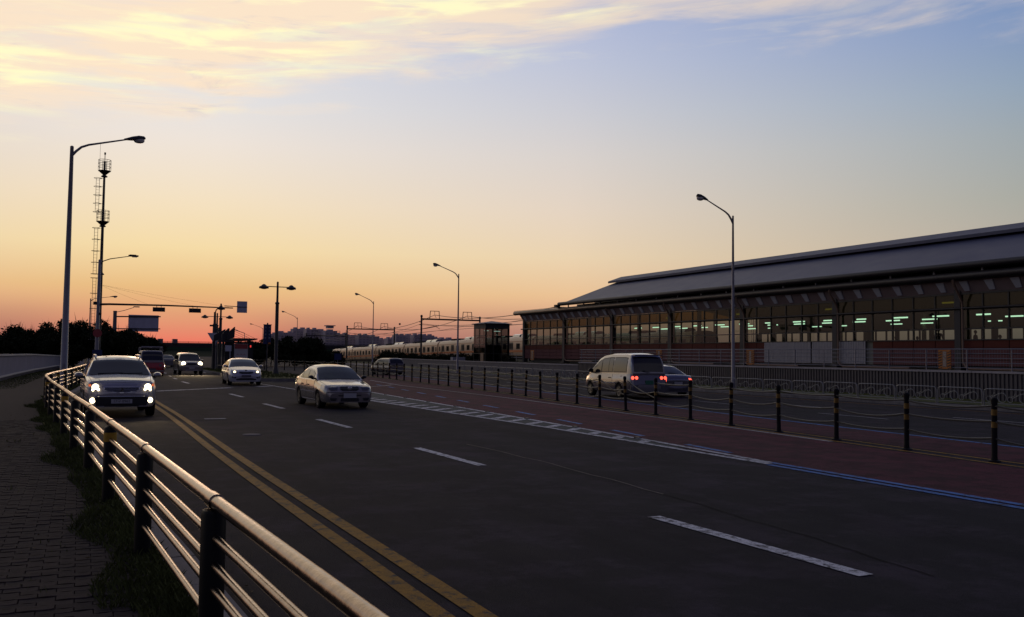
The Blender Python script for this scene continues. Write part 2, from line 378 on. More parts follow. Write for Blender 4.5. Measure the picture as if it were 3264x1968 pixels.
INNX = interp([(-10, 10.4), (7, 10.62), (12, 10.72), (20, 11.25), (30, 11.85), (40, 12.3), (46, 12.6)])
yy = [-15, -8, -3, 1, 4, 7, 10, 13, 16, 20, 24, 28, 32, 36, 40, 46]
struct_red = MB().grid([[(INNX(y), y, .004), ((INNX(y) + FENX(y)) / 2, y, .004), (FENX(y) - .42, y, .004)] for y in yy], flip=True)
struct_red.grid([[(x0, y, .004), (x1, y, .004)] for y, x0, x1 in ((46, 13, FENX(46) - .4), (52, 14.4, FENX(52) - .4), (58, 15.6, 19.5), (66, 16.6, 20.1), (74, 17.4, 21))], flip=True)
struct_red.build('bus_lane', 'redlane', road)
MB().grid([[(FENX(y) + .42, y, .004), (BLUEX(y) - .1, y, .004)] for y in yy + [52, 60, 66, 74]], flip=True).build('bus_lane', 'redlane', road)
for x in (2.28, 2.55):
    mark('yellow_line', [(x + .03 * math.sin(y * .3), y) for y in range(-10, 40, 3)], .15, 'yellowpaint')
mark('stop_line', [(3.1, 43.9), (5.1, 45.9), (6.95, 47.7)], .42, 'whitepaint')
mark('stop_line', [(8.5, 49.0), (9.4, 49.8)], .42, 'whitepaint')
for k in range(-2, 5):
    y = 5.65 + 8 * k; mark('lane_dash', [(5.97, y), (5.9, y + 3)], .17, 'whitepaint')
for a, b in (((5.63, 54.4), (5.58, 57.6)), ((5.75, 62.9), (5.8, 65.5)), ((5.95, 69.2), (6.05, 72)), ((6.4, 79), (6.5, 82)), ((7.6, 71.2), (7.75, 72.6)), ((9.8, 82), (10, 85)), ((7.9, 84), (8, 87)), ((5, 96), (8.5, 98)), ((9.5, 95), (12, 97))):
    mark('lane_dash', [a, b], .17, 'whitepaint')
LL = interp([(11, 10.68), (12.2, 10.66), (20, 10.66), (32, 10.2), (46, 9.6), (58, 9.3)])
RL = interp([(11, 10.74), (12.2, 10.8), (15, 11.05), (22, 11.45), (30, 11.85), (38, 12.2), (44, 12.5)])
mark('white_line', [(LL(y), y) for y in np.arange(12.2, 58, 2)], .15, 'whitepaint')
mark('white_line', [(RL(y), y) for y in np.arange(12.2, 44.1, 2)], .15, 'whitepaint')
MB().grid([[(LL(y) + .08, y, .004), (RL(y) - .08, y, .004)] for y in np.arange(15, 44, 1.5)], flip=True).build('buffer_strip', 'buffer', road)
for k in range(24):
    y = 16.2 + k * 1.05; a, b = LL(y) + .09, RL(y + .5) - .09
    if b - a > .1: b = min(b, a + .8); mark('hatch_bar', [(a, y), (b, y + .9 * (b - a))], .24, 'whitepaint')
for k in range(9):
    y = 17 + k * 3.1; MB().box(RL(y), y, .018, .09, .16, .03, .1).build('road_stud', 'trim', road)
for o_ in (0, .24):
    mark('blue_line', [(INNX(y) - .16 + o_, y) for y in (-10, -5, 0, 3, 6, 9, 12.1 + o_)], .14, 'bluepaint', .009)
for k in range(11):
    y = 13.86 + 3.6 * k; X = lambda v: 11.2 + (v - 14) * .121
    mark('blue_dash', [(X(y), y), (X(y + 1.66), y + 1.66)], .15, 'bluepaint')
mark('blue_line', [(BLUEX(y), y) for y in range(-10, 76, 4)], .16, 'bluepaint')
WRX = interp([(14, 14.75), (16, 14.95), (22, 15.55), (28, 15.95), (33, 16.3), (36, 16.4), (50, 16.7), (62, 18.1)])
mark('white_line', [(WRX(y), y) for y in np.arange(15, 62, 2.5)], .13, 'wornpaint')
mark('white_line', [(13.2, 47), (15.6, 49.5), (16.5, 51)], .2, 'wornpaint')
for o_ in (-.24, .22):
    mark('yellow_line', [(FENX(y) + o_, y) for y in list(range(-10, 76, 3))], .11, 'yellowpaint')
mark('yellow_line', [(ORNX(y) - 1.35, y) for y in range(-10, 100, 5)], .1, 'yellowpaint')
for k in range(9):
    y = 9 + k * 8; d = ORNX(y) - 30.2; mark('lane_dash', [(24.9 + d, y), (24.9 + d, y + 3)], .13, 'wornpaint')
    mark('lane_dash', [(21.7 + max(0, BLUEX(y) - 18.3) + .4, y + 3), (21.7 + max(0, BLUEX(y + 3) - 18.3) + .4, y + 6)], .13, 'wornpaint')
mark('road_seam', [(float(np.interp(y, [6, 7.7, 10.4, 14, 17], [6.58, 6.77, 7.01, 7.16, 7.12])) + .025 * math.sin(y * 2.9) + .012 * math.sin(y * 7.7), y) for y in np.arange(10, 17.1, .5)], .024, 'seam', .007)
mark('road_crack', [(float(np.interp(y, [3, 6, 7.7, 10.4], [6.1, 6.58, 6.77, 7.01])) + .025 * math.sin(y * 2.9) + .012 * math.sin(y * 9.1), y) for y in np.arange(5.4, 10.2, .2)], .016, 'bedding', .006)
MB().lathe(3.45, 20.5, [(.2, .004), (.19, .012), (.17, .014)], 20).build('manhole_cover', 'concrete', road)
MB().box(3.35, 25.6, .006, .55, .3, .006).build('patch_mark', 'wornpaint', road)

# traffic island with kerb and grass
isl = [(9.9, 58.3), (11, 57.6), (12.4, 57.8), (13.8, 62), (14.6, 70), (15.0, 80), (14, 92), (11.8, 96), (10.2, 90), (9.8, 76)]
island = struct(MB().prism([(x, y, 0) for x, y in isl], (0, 0, .17)).build('traffic_island_ground', 'kerbconc'))
ci = Vector((12.1, 76)); MB().prism([(ci.x + (x - ci.x) * .93, ci.y + (y - ci.y) * .985, .172) for x, y in isl], (0, 0, .03)).build('island_turf', 'grassmat', island)

# sidewalk with wave-edged pavers
WX = interp([(-10, -4.6), (30, -4.6), (50, -4.1), (62, -3.75), (77, -3.2), (98, -1.9), (125, .4)])
sw = struct(MB().grid([[(-9 if y < 45 else WX(y) - 2, y, .098), (RAILX(y) + .06, y, .098)] for y in ys if y <= 85], flip=True).build('sidewalk', 'bedding'))
def paver_mesh(m):
    n = 6; a, b, amp = .222 / 2, .109 / 2, .011; o = []
    for i in range(n + 1): o.append((-a + 2 * a * i / n, -b + amp * math.sin(2 * math.pi * i / n)))
    o += [(x, y + 2 * b) for x, y in o[::-1]]
    mb = MB(); k = len(o); ins = [(x * .975, y * .95) for x, y in o]
    mb.add([(x, y, -.02) for x, y in o] + [(x, y, .016) for x, y in o] + [(x, y, .022) for x, y in ins],
           [(i, (i + 1) % k, k + (i + 1) % k, k + i) for i in range(k)] + [(k + i, k + (i + 1) % k, 2 * k + (i + 1) % k, 2 * k + i) for i in range(k)] + [tuple(range(2 * k, 3 * k))])
    return mb.mesh('paver', m), mb
pm1, pmb = paver_mesh('paver'); pm2, _ = paver_mesh('paver2')
spots = []
for j in range(0, 190):
    y = 3.6 + j * .112
    for i in range(-22, 6):
        x = i * .226 + (.113 if j % 2 else 0) + .02
        if x > RAILX(y) - .02 or x < -4.4: continue
        d = math.hypot(x, y); az = math.degrees(math.atan2(x, y))
        if az < -6.5 - 1.2: continue
        spots.append((d, x, y))
spots.sort(); restV = []; restF = []
for q, (d, x, y) in enumerate(spots):
    z = .1 + random.uniform(-.004, .003)
    tx, ty = random.uniform(-.02, .02), random.uniform(-.02, .02)
    if q < 300:
        o = link('paver', pm1 if random.random() < .6 else pm2, sw, (x, y, z)); o.rotation_euler = (tx, ty, random.uniform(-.012, .012))
    else:
        k0 = len(restV); restV += [(x + a, y + b, z + c + a * ty + b * tx) for a, b, c in pmb.v]; restF += [tuple(i + k0 for i in g) for g in pmb.f]
mb = MB(); mb.v = restV; mb.f = restF; mb.m = [0 if random.random() < .6 else 1 for _ in range(1)] * len(restF)
stuff(mb.build('paving', ['paver'], sw))
MB().grid([[(-8.9 if y < 45 else WX(y) - 1.9, y, .116), (RAILX(y) + .0, y, .116)] for y in (24.8, 28, 31, 34, 38, 43, 50, 60, 70, 84)], flip=True).build('pavement_surface', 'paver', sw)
kerb = struct(bpy.data.objects.new('kerb', None)); C.objects.link(kerb)
def along(fx, y0, y1, step):
    out = []; y = y0
    while y < y1:
        out.append((fx(y), y)); y += step / math.hypot(1, (fx(y + .5) - fx(y)) / .5)
    return out
kp = along(RAILX, -1, 68, 1.0)
for (x0, y0), (x1, y1) in zip(kp, kp[1:]):
    a = Vector((x1 - x0, y1 - y0)).normalized(); nn = Vector((a.y, -a.x)); g = a * .006
    P = lambda t, x, y: (x + nn.x * t, y + nn.y * t)
    q = [P(.09, x0, y0), P(.39, x0, y0), P(.39, x1, y1), P(.09, x1, y1)]; zt = .118 + random.uniform(-.004, .004)
    q = [(q[0][0] + g.x, q[0][1] + g.y), (q[1][0] + g.x, q[1][1] + g.y), (q[2][0] - g.x, q[2][1] - g.y), (q[3][0] - g.x, q[3][1] - g.y)]
    MB().prism([(x, y, -.02) for x, y in q], (0, 0, zt + .02)).build('kerb_stone', 'kerbconc', kerb)

# verge and terrace behind the far kerb, railway bed
verge = struct(MB().grid([[(ORNX(y) - .35, y, -.01), (ORNX(y) - .35, y, .13), (WALLX(y) + .2 if y < 131 else ORNX(y) + 3, y, .13)] for y in ys if y <= 150], flip=True).build('verge_ground', 'kerbconc'))
MB().grid([[(ORNX(y) + .15, y, .15), (WALLX(y) - .05, y, .2)] for y in ys if y <= 130], flip=True).build('verge_turf', 'grassmat', verge)
struct(MB().grid([[(WALLX(y) + .12, y, .1), (WALLX(y) + .12, y, 1.05), (58, y, 1.05)] for y in (-20, 20, 62, 80, 98)], flip=True).build('terrace_ground', 'ground'))
TZ = lambda y: 1.0 - .017 * max(0., min(y, 260) - 135)
struct(MB().grid([[(50, y, -.05), (56.5, y, max(-.04, TZ(y) - .02)), (59, y, max(-.03, TZ(y) + .02)), (70, y, max(-.03, TZ(y) + .02)), (76, y, -.05)] for y in (-20, 60, 98.2, 135, 160, 185, 194, 450, 800)], flip=True).build('railway_bed_ground', 'slope'))

# ------------------------------------------------------------------ guard rail beside the sidewalk
def curve_pts(fx, y0, y1, step=.5):
    n = max(2, int((y1 - y0) / step) + 1); return [(fx(y0 + (y1 - y0) * i / (n - 1)), y0 + (y1 - y0) * i / (n - 1)) for i in range(n)]
gr = thing('guard_rail', 'steel guard rail with black posts and yellow bands along the paved sidewalk edge', 'guard rail', (RAILX(5.15), 5.15, .1))
ox, oy, oz = gr.location
posts = along(RAILX, 5.15, 70, 3.0); posts = [(RAILX(-.95), -.95), (RAILX(2.1), 2.1)] + posts
pm = MB().lathe(0, 0, [(.066, 0), (.066, .83), (.06, .852), (.03, .856)], 20).mesh('post', 'blackpost', 40)
bandm = MB().lathe(0, 0, [(.0685, .69), (.0685, .79)], 20).mesh('reflective_band', 'bandyellow', 40)
bando = MB().lathe(0, 0, [(.0685, .69), (.0685, .79)], 20).mesh('reflective_band', 'reflorange', 40)
for i, (x, y) in enumerate(posts):
    p = link('post', pm, gr, (x - ox, y - oy, 0))
    if (i - 2) % 3 == 2: link('reflective_band', bando if i > 20 else bandm, p)
    d = Vector((RAILX(y + .1) - RAILX(y - .1), .2, 0)).normalized()
    c = Vector((x - ox, y - oy, .9)); MB().tube([c - d * .075, c - d * .07, c + d * .07, c + d * .075], [.038, .044, .044, .038], 14).build('rail_sleeve', 'railsteel', p, 40, loc=(-p.location.x, -p.location.y, 0))
for (x0, y0), (x1, y1) in zip(posts, posts[1:]):
    pts = curve_pts(RAILX, y0, y1, .8)
    MB().tube([(x - ox, y - oy, .9) for x, y in pts], .037, 14).build('top_rail', 'railsteel', gr, 40)
    for z in (.71, .565, .44, .27):
        MB().tube([(x - ox, y - oy, z) for x, y in pts], .0225, 10).build('rail', 'railsteel', gr, 40)

# ------------------------------------------------------------------ white wall, grass
wl = thing('boundary_wall', 'long pale wall with a capstone and a toothed foot beside the sidewalk verge', 'wall', (WX(50), 50, .1))
def wp(t, y, z): return (WX(y) + t - wl.location.x, y - 50, z)
wy = [50, 56, 62, 70, 77, 85, 92, 98, 110, 125]
WT = interp([(50, 1.36), (77, 1.3), (98, 1.1), (125, .95)])
mb = MB().grid([[wp(.12, y, 0), wp(.12, y, WT(y)), wp(-.12, y, WT(y)), wp(-.12, y, 0)] for y in wy], flip=True)
mb.add([wp(.12, 50, 0), wp(.12, 50, WT(50)), wp(-.12, 50, WT(50)), wp(-.12, 50, 0)], [(3, 2, 1, 0)]); mb.build('wall_face', 'paintedwall', wl)
MB().grid([[wp(.2, y, WT(y) + .002), wp(.2, y, WT(y) + .1), wp(-.2, y, WT(y) + .1), wp(-.2, y, WT(y) + .002)] for y in wy], flip=True).build('capstone', 'capstone', wl)
MB().grid([[wp(.122, y, .2), wp(.22, y, .2), wp(.22, y, .26), wp(.122, y, .28)] for y in wy if y < 99], flip=True).build('foot_ledge', 'capstone', wl)
mb = MB()
for k in range(90):
    y = 50.3 + k * .52; x, yl, z = wp(.2, y, .1); mb.box(x, yl, z, .1, .24, .2)
mb.build('foot_block', 'concrete', wl)['kind'] = 'stuff'
x, yl, z = wp(0, 49.6, .8); MB().box(x, yl, .8, .34, .34, 1.6).box(x, yl, 1.64, .42, .42, .09).build('end_pier', 'concrete', wl)

def grass(name, pts, hmin, hmax, parent=None):
    pts = np.array(pts); n = len(pts); h = rng.uniform(hmin, hmax, n) * (.6 + .8 * rng.random(n)); a = rng.uniform(0, 2 * np.pi, n)
    lean = rng.uniform(.1, .9, n) * h; w = rng.uniform(.0016, .0034, n) * (1 + pts[:, 1] / 12)
    dx, dy = np.cos(a), np.sin(a); co = np.zeros((n, 4, 3))
    co[:, 0] = pts + np.stack([-dy * w, dx * w, 0 * w], 1); co[:, 1] = pts + np.stack([dy * w, -dx * w, 0 * w], 1)
    mid = pts + np.stack([dx * lean * .4, dy * lean * .4, h * .65], 1)
    co[:, 2] = mid + np.stack([dy * w * .7, -dx * w * .7, 0 * w], 1); co[:, 3] = pts + np.stack([dx * lean, dy * lean, h], 1)
    q = np.arange(4 * n).reshape(n, 4); q = q[:, [0, 1, 2, 3]]
    return stuff(link(name, fast_mesh(name, co.reshape(-1, 3), q, 'grassmat'), parent))
def cl(y): return .35 + .65 * (math.sin(y * 2.1) * .5 + .5) * (math.sin(y * .83 + 1) * .5 + .5)
gp = []
while len(gp) < 52000:
    y = 4 + 62 * random.random() ** 1.7; t = random.random() ** 1.6
    if random.random() > cl(y) + .12: continue
    wid = (.5 if y > 6.5 else .36) * (.35 + cl(y)); x = RAILX(y) + .12 - wid * t
    gp.append((x, y, .1))
grass('grass', gp, .025, .085)
gp = []
for cx, cy, rx, ry, n in ((-1.62, 11.9, .55, .35, 2600), (-2.5, 12.2, .45, .3, 1200), (-2.3, 11, .5, .25, 900)):
    for _ in range(n):
        a = random.uniform(0, 6.28); r = random.random() ** .7; gp.append((cx + rx * r * math.cos(a), cy + ry * r * math.sin(a), .11))
for _ in range(5000):
    y = 5 + 18 * random.random(); x = random.uniform(-3.5, .3)
    if math.sin(x * 5.3 + y * 1.7) * math.sin(y * 2.3 - x * 2) > .72: gp.append((x, y, .1))
for _ in range(9000):
    y = random.uniform(44, 84); gp.append((WX(y) + .2 + 1.5 * random.random() ** 1.5, y, .1))
grass('weeds', gp, .02, .07)
gp = [(random.uniform(10.1, 14.6), random.uniform(58.5, 92), .2) for _ in range(7000)]
grass('weeds', [p for p in gp if abs(p[0] - 12.2) < 2.1], .05, .14)
lv = []
for _ in range(130):
    y = 4.5 + 22 * random.random() ** 1.5; x = RAILX(y) + (random.uniform(-1.6, .3) if random.random() < .75 else random.uniform(.42, .8)); zz = .125 if x < RAILX(y) + .4 else .008; a = random.uniform(0, 6.28); q = random.uniform(.012, .03)
    lv.append([(x + q * math.cos(a), y + q * math.sin(a), zz), (x - q * .5 * math.sin(a), y + q * .5 * math.cos(a), zz + .008), (x - q * math.cos(a), y - q * math.sin(a), zz), (x + q * .5 * math.sin(a), y - q * .5 * math.cos(a), zz + .006)])
mb = MB()
for q in lv: mb.add(q, [(0, 1, 2, 3)])
stuff(mb.build('leaf_litter', 'litter'))
m = MB(); rows = []
for i in range(9):
    r = .36 * (1 - i / 8) ** .6 + .002; rows.append([(r * 1.25 * math.cos(a) * (1 + .12 * math.sin(3 * a + i)), r * .8 * math.sin(a), .14 * (i / 8) ** .8) for a in [2 * math.pi * j / 20 for j in range(21)]])
tag(m.grid(rows).build('soil_mound', 'soil', smooth=60, loc=(-2.05, 12.15, .112)), 'low dark mound of soil among weeds on the paved sidewalk', 'soil mound')

# ------------------------------------------------------------------ trees
def tree(name, label, x, y, h, r, n, cat='tree', group=None, z0=0., leaf=.16, flat=1., trunk=True, seed=0):
    g = np.random.default_rng(100 + seed); t = thing(name, label, cat, (x, y, z0), 0, group)
    rr = random.Random(seed)
    if trunk:
        tr = MB(); tr.tube([(0, 0, 0), (.05 * r, .03, h * .3), (.02, .08 * r, h * .6)], [.05 * h ** .8 * .6, .04 * h ** .8 * .6, .02 * h * .5], 8)
        for k in range(7):
            a = k * 2.4; zb = h * (.2 + .05 * k); tr.tube([(0, 0, zb), (r * .3 * math.cos(a), r * .3 * math.sin(a), zb + h * .18), (r * .62 * math.cos(a), r * .62 * math.sin(a), zb + h * .27)], [.02 * h * .5, .013 * h * .5, .006 * h * .5], 6)
        tr.build('trunk', 'bark', t, 60)
    nc = 34; cc = np.zeros((nc, 3)); cr_ = np.zeros(nc)
    for i in range(nc):
        zf = g.random() ** .8; a = g.uniform(0, 6.28); prof = math.sin(math.pi * min(1, .22 + .7 * zf)) ** .6
        q = r * prof * math.sqrt(g.random()); cc[i] = (q * math.cos(a), q * math.sin(a), h * (.16 + .74 * zf) * (1 if zf < .7 else g.uniform(.88, 1.08))); cr_[i] = r * g.uniform(.2, .38)
    k = g.integers(0, nc, n); d = g.normal(size=(n, 3)); d /= np.linalg.norm(d, axis=1)[:, None]
    rad = cr_[k] * (.35 + .65 * g.random(n) ** .5) * np.where(g.random(n) < .12, 1.3, 1); P = cc[k] + d * rad[:, None] * np.array([1, 1, .8 * flat]); P[:, 2] = np.maximum(P[:, 2], .05)
    u = g.normal(size=(n, 3)); u /= np.linalg.norm(u, axis=1)[:, None]; v = np.cross(u, g.normal(size=(n, 3))); v /= np.linalg.norm(v, axis=1)[:, None]
    s = leaf * g.uniform(.5, 1.2, n)[:, None]; wd = np.full((n, 1), .45); tg = (g.random(n) < .06) & (P[:, 2] > h * .45); u[tg] = d[tg] * .6 + np.array([0, 0, .8]); s[tg] *= 3.4; wd[tg] = .07
    co = np.stack([P - u * s, P + v * s * wd, P + u * s, P - v * s * wd], 1).reshape(-1, 3)
    link('crown', fast_mesh('crown', co, np.arange(4 * n).reshape(n, 4), 'leafmat'), t); return t
tw = [(-5.6, 108, 3.7, 3.0), (-2.4, 112, 4.9, 3.1), (1.2, 114, 5.1, 3.0), (4.4, 112, 4.3, 2.6), (6.9, 114, 3.5, 2.0), (3.2, 104, 4.2, 2.4), (-.6, 105, 4.5, 2.6)]
tl = ['bushy tree rising above the pale wall with the hedge line beside it', 'dense dark tree behind the tall grey street lamp base', 'tallest dark tree behind the camera mast foot', 'broad dark tree behind the grey signal pole',
      'spiky low tree at the edge of the clump below the signboard', 'dark tree in front of the clump, behind the sign gantry post', 'dark tree in front of the clump, behind the signal pole foot']
for i, (x, y, h, r) in enumerate(tw): tree('bushy_tree', tl[i], x, y, h, r, 9000, group='dark trees beside the road', seed=i, leaf=.2)
hl = ['end', 'next', 'third', 'fourth', 'fifth']
for i in range(5):
    x = -17.5 + i * 2.9; tree('hedge_tree', 'low dark roadside tree above the pale wall, %s in its row' % ('at the outer end', 'second from the outer end', 'in the middle', 'second from the tall lamp', 'next to the tall lamp')[i], x, 112 + (i % 2) * 2, 3.0 + .25 * math.sin(i * 2), 2.3, 6000, group='low trees behind the pale wall', seed=20 + i, leaf=.2)
tr2 = [(22.4, 120, 3.3, 2.2), (25.2, 122, 3.7, 2.3), (28, 124, 3.9, 2.4), (30.2, 126, 2.5, 1.9), (33, 130, 1.9, 1.7), (19.2, 118, 3.0, 2.0)]
tn = ['dark tree behind the vertical blue sign box', 'dark tree just behind the tall twin lamp post', 'tallest dark tree between the twin lamp post and the next street lamp', 'dark tree below the furthest railway gantry', 'low dark tree where the train disappears', 'low dark tree beside the bus shelter']
for i, (x, y, h, r) in enumerate(tr2): tree('leafy_tree', tn[i].replace('furthest', 'most distant'), x, y, h, r, 7000, group='dark trees beyond the rope fence', seed=40 + i, leaf=.22)
bs = [(42, 130, 1.5, 2.6, 'behind the small blue sign'), (45, 127, 1.3, 2.4, 'below the fourth carriage counted from the lift tower'), (48, 125, 1.2, 2.4, 'below the thin street lamp in front of the train'), (51, 125, 1.4, 2.2, 'below the middle of the train'),
      (51.5, 118, 1.7, 2.2, 'behind the small dark car'), (52, 112, 1.3, 1.8, 'beside the lift tower')]
for i, (x, y, h, r, w) in enumerate(bs): tree('shrub', 'dark shrub on the railway slope ' + w, x, y, h, r, 4200, 'shrub', 'shrubs on the railway slope', .3, .17, 1, False, 60 + i)

# ------------------------------------------------------------------ street lamps
def street_lamp(label, x, y, h, ad, al, rise, z0=0.12, rb=.13, group='street lamps along the road', pole=True, name='street_lamp'):
    t = thing(name, label, 'street lamp', (x, y, z0), 0, group)
    dx, dy = math.sin(R(ad)), math.cos(R(ad))
    if pole:
        MB().lathe(0, 0, [(rb * 1.9, 0), (rb * 1.9, .03), (rb * 1.15, .05), (rb * 1.1, .5), (rb, .52), (rb * .5, h), (rb * .55, h + .02), (rb * .3, h + .06)], 12).build('pole', 'greypole', t, 40)
        MB().box(0, -rb * 1.05, 1.0, .1, .03, .3).build('access_door', 'greypole', t)
    pts = []; 
    for s in (0, .06, .14, .25, .4, .6, .82): 
        zz = h - .36 * max(0, 1 - s / .2) ** 1.6 + rise * s; pts.append((dx * al * s, dy * al * s, zz))
    MB().tube(pts, [.06, .055, .05, .045, .04, .036, .032], 8).build('arm', 'darksteel' if not pole else 'greypole', t, 60)
    hb = MB(); hl = al * .3; rows = []
    for s, w, hh in ((-.12, .045, .05), (.0, .1, .07), (.3, .17, .13), (.65, .19, .16), (.92, .14, .12), (1.0, .05, .05)):
        o = Vector((dx, dy, 0)) * (al * .82 + hl * s) + Vector((0, 0, h + rise * .82 + rise * .18 * s)); sd_ = Vector((dy, -dx, 0))
        rows.append([tuple(o + sd_ * (w * a) + Vector((0, 0, hh * b))) for a, b in ((-1, -.1), (-.85, .5), (-.4, .85), (0, 1), (.4, .85), (.85, .5), (1, -.1), (.6, -.3), (-.6, -.3), (-1, -.1))])
    hb.grid(rows); hb.add(rows[0], [tuple(range(9))]); hb.add(rows[-1], [tuple(range(9))[::-1]]); hd = hb.build('lamp_head', 'darksteel', t, 50)
    o = Vector((dx, dy, 0)) * (al * .82 + hl * .66) + Vector((0, 0, h + rise * .93 - .07)); rows = []
    for rr, zz in ((.17, .06), (.165, -.02), (.13, -.08), (.06, -.11), (.005, -.115)):
        rows.append([(o.x + rr * math.cos(a) * 1.25 * abs(dx) + rr * math.cos(a) * abs(dy), o.y + rr * math.sin(a), o.z + zz) for a in [j * math.pi / 6 for j in range(13)]])
    MB().grid(rows).build('lens', 'lens', t, 60)
    return t
street_lamp('tall grey street lamp whose arm reaches over the guard rail bend and the road', -.58, 42.5, 10.3, 84, 2.6, .75, .1, .145)
street_lamp('street lamp standing at the corrugated wall, in front of the station roof', 31.9, 39.3, 9.35, -90, 2.15, .95, .13, .1)
street_lamp('street lamp between the lift tower and the railway gantry', 31.9, 79.0, 9.2, -90, 2.3, .85, .13, .1)
street_lamp('street lamp in front of the train, beside the second gantry', 38.7, 129, 9.3, -88, 2.5, 1.1, .13, .1)
street_lamp('street lamp behind the trees, with the twin lamp post on one side', 42, 196, 9.3, -85, 3.0, 1.3, .05, .11)
street_lamp('small distant street lamp beside the vertical blue sign box', 49, 276, 9.0, -85, 3.4, 1.2, .05, .12)
street_lamp('smallest distant street lamp seen above the bus shelter roof', 50, 345, 8.4, -80, 5, 1.6, .05, .13)
street_lamp('distant street lamp in line with the tall camera mast', 1.25, 154, 9.7, 86, 3.4, .5, .05, .15)

# camera mast with caged ladder
t = thing('camera_mast', 'very tall dark camera mast with two railed platforms and a caged ladder', 'mast', (1.65, 99, .1))
MB().lathe(0, 0, [(.3, 0), (.3, .04), (.2, .06), (.17, 9.5), (.15, 9.5), (.1, 20.6)], 12).build('pole', 'darkpole', t, 40)
for z in (9.2, 14.0, 19.0): MB().lathe(0, 0, [(.15, z), (.3, z + .05), (.3, z + .12), (.15, z + .25)], 12).build('flange', 'darkpole', t, 40)
for z in (14.5, 19.6):
    c = MB().lathe(0, 0, [(.1, z - .36), (.2, z - .3), (.53, z), (.58, z + .02), (.58, z + .08), (.1, z + .08)], 16).build('platform', 'darksteel', t, 40)
    for zz in (.45, .8, 1.15): MB().tube([(.58 * math.cos(a), .58 * math.sin(a), z + zz) for a in [j * math.pi / 12 for j in range(25)]], .022, 5, cap=False).build('hand_rail', 'darksteel', c)
    for j in range(10): a = j * math.pi / 5; MB().tube([(.58 * math.cos(a), .58 * math.sin(a), z + .05), (.58 * math.cos(a), .58 * math.sin(a), z + 1.16)], .02, 5).build('baluster', 'darksteel', c)
MB().tube([(0, 0, 20.5), (0, 0, 21.3)], .035, 6).box(0, -.1, 21.4, .16, .42, .16).build('camera', 'darksteel', t)
MB().tube([(-.45, 0, 19.6), (-.45, 0, 22.3)], .014, 5).build('lightning_rod', 'darksteel', t)
for k, (z0, z1) in enumerate(((2.8, 8.9), (9.3, 13.9), (15.5, 18.9))):
    c = MB()
    for x in (-.42, -.72): c.tube([(x, .1, z0), (x, .1, z1)], .022, 5)
    z = z0
    while z < z1: c.tube([(-.42, .1, z), (-.72, .1, z)], .01, 4); z += .32
    c = c.build('ladder', 'darksteel', t)
    for j in range(5):
        zz = z0 + (z1 - z0) * j / 4; MB().tube([(-.57 + .36 * math.cos(a), .1 - .36 * math.sin(a), zz) for a in [q * math.pi / 8 for q in range(17)]], .02, 5, cap=False).build('cage_hoop', 'darksteel', c)
        MB().tube([(-.1, 0, zz), (-.42, .1, zz)], .02, 5).build('bracket', 'darksteel', c)

# signal pole with long mast arm, lamp arm, two signal heads, signs
t = thing('signal_pole', 'grey traffic signal pole with a long mast arm over the road and a lamp arm', 'signal pole', (1.45, 95, .1))
MB().lathe(0, 0, [(.32, 0), (.32, .05), (.2, .07), (.13, 10.3), (.08, 10.4)], 12).build('pole', 'greypole', t, 40)
MB().tube([(0, 0, 6.1), (1.0, 0, 6.15), (6, 0, 6.2), (12.4, 0, 6.15)], [.11, .1, .08, .055], 10).build('mast_arm', 'darksteel', t, 50)
for x in (5.4, 8.75):
    g = MB().box(x, 0, 5.78, 1.12, .22, .42).tube([(x - .2, 0, 6), (x - .2, 0, 6.2)], .03, 5).tube([(x + .2, 0, 6), (x + .2, 0, 6.2)], .03, 5).build('signal_head', 'trim', t)
    for d in (-.36, 0, .36): MB().tube([(x + d, .11, 5.8), (x + d, .34, 5.8)], .14, 10, cap=False).build('visor', 'trim', g, 60)
for x in (4.4, 8.6, 12): MB().tube([(0, 0, 8.0), (x * .5, 0, 7.0 + .05), (x, 0, 6.25)], .006, 4).build('stay_wire', 'wire', t)
MB().tube([(0, 0, 9.9), (.3, 0, 10.25), (.9, 0, 10.5), (2.6, 0, 10.85)], [.06, .05, .045, .035], 8).build('lamp_arm', 'darksteel', t, 60)
MB().box(2.95, 0, 10.9, .9, .3, .14).box(2.9, 0, 10.99, .6, .2, .06).build('lamp_head', 'darksteel', t); MB().box(3.05, 0, 10.8, .45, .24, .06).build('lens', 'lens', t)
MB().tube([(0, -.24, 3.35), (0, -.26, 3.35)], .4, 20).tube([(0, -.262, 3.35), (0, -.265, 3.35)], .36, 20).build('round_sign', 'signred', t)
MB().box(.05, -.22, 1.35, .85, .03, .85).build('blue_sign', 'signblue', t)
MB().box(-.3, 0, 6.2, .3, .25, .3).build('bracket_box', 'darksteel', t); MB().box(.2, -.1, 5.2, .22, .2, .22).build('junction_box', 'darksteel', t)

# sign gantry with the back of a large board
t = thing('sign_gantry', 'grey pole carrying the back of a wide direction signboard over the road', 'signboard', (4.3, 139, 0))
MB().lathe(0, 0, [(.3, 0), (.24, 7.2), (.26, 7.25), (.26, 7.4), (.05, 7.42)], 10).build('pole', 'greypole', t, 40)
MB().tube([(0, 0, 6.6), (6, 0, 6.75)], .09, 8).tube([(0, 0, 4.9), (6, 0, 5.0)], .07, 8).build('cross_arm', 'darksteel', t)
MB().box(3.75, .12, 5.75, 4.0, .06, 2.35).build('sign_panel', 'signback', t)
for z in (6.72, 4.98): MB().box(3.75, .05, z, 4.0, .06, .09).build('stiffener', 'darksteel', t)
for x in (2.5, 3.75, 5.0): MB().box(x, .07, 5.75, .05, .04, 2.3).build('rib', 'signback', t)
MB().tube([(.1, 0, 7.2), (1.2, 0, 7.5), (2.4, 0, 7.95)], .04, 6).box(2.75, 0, 8.05, .8, .3, .14).build('lamp_arm', 'greypole', t)

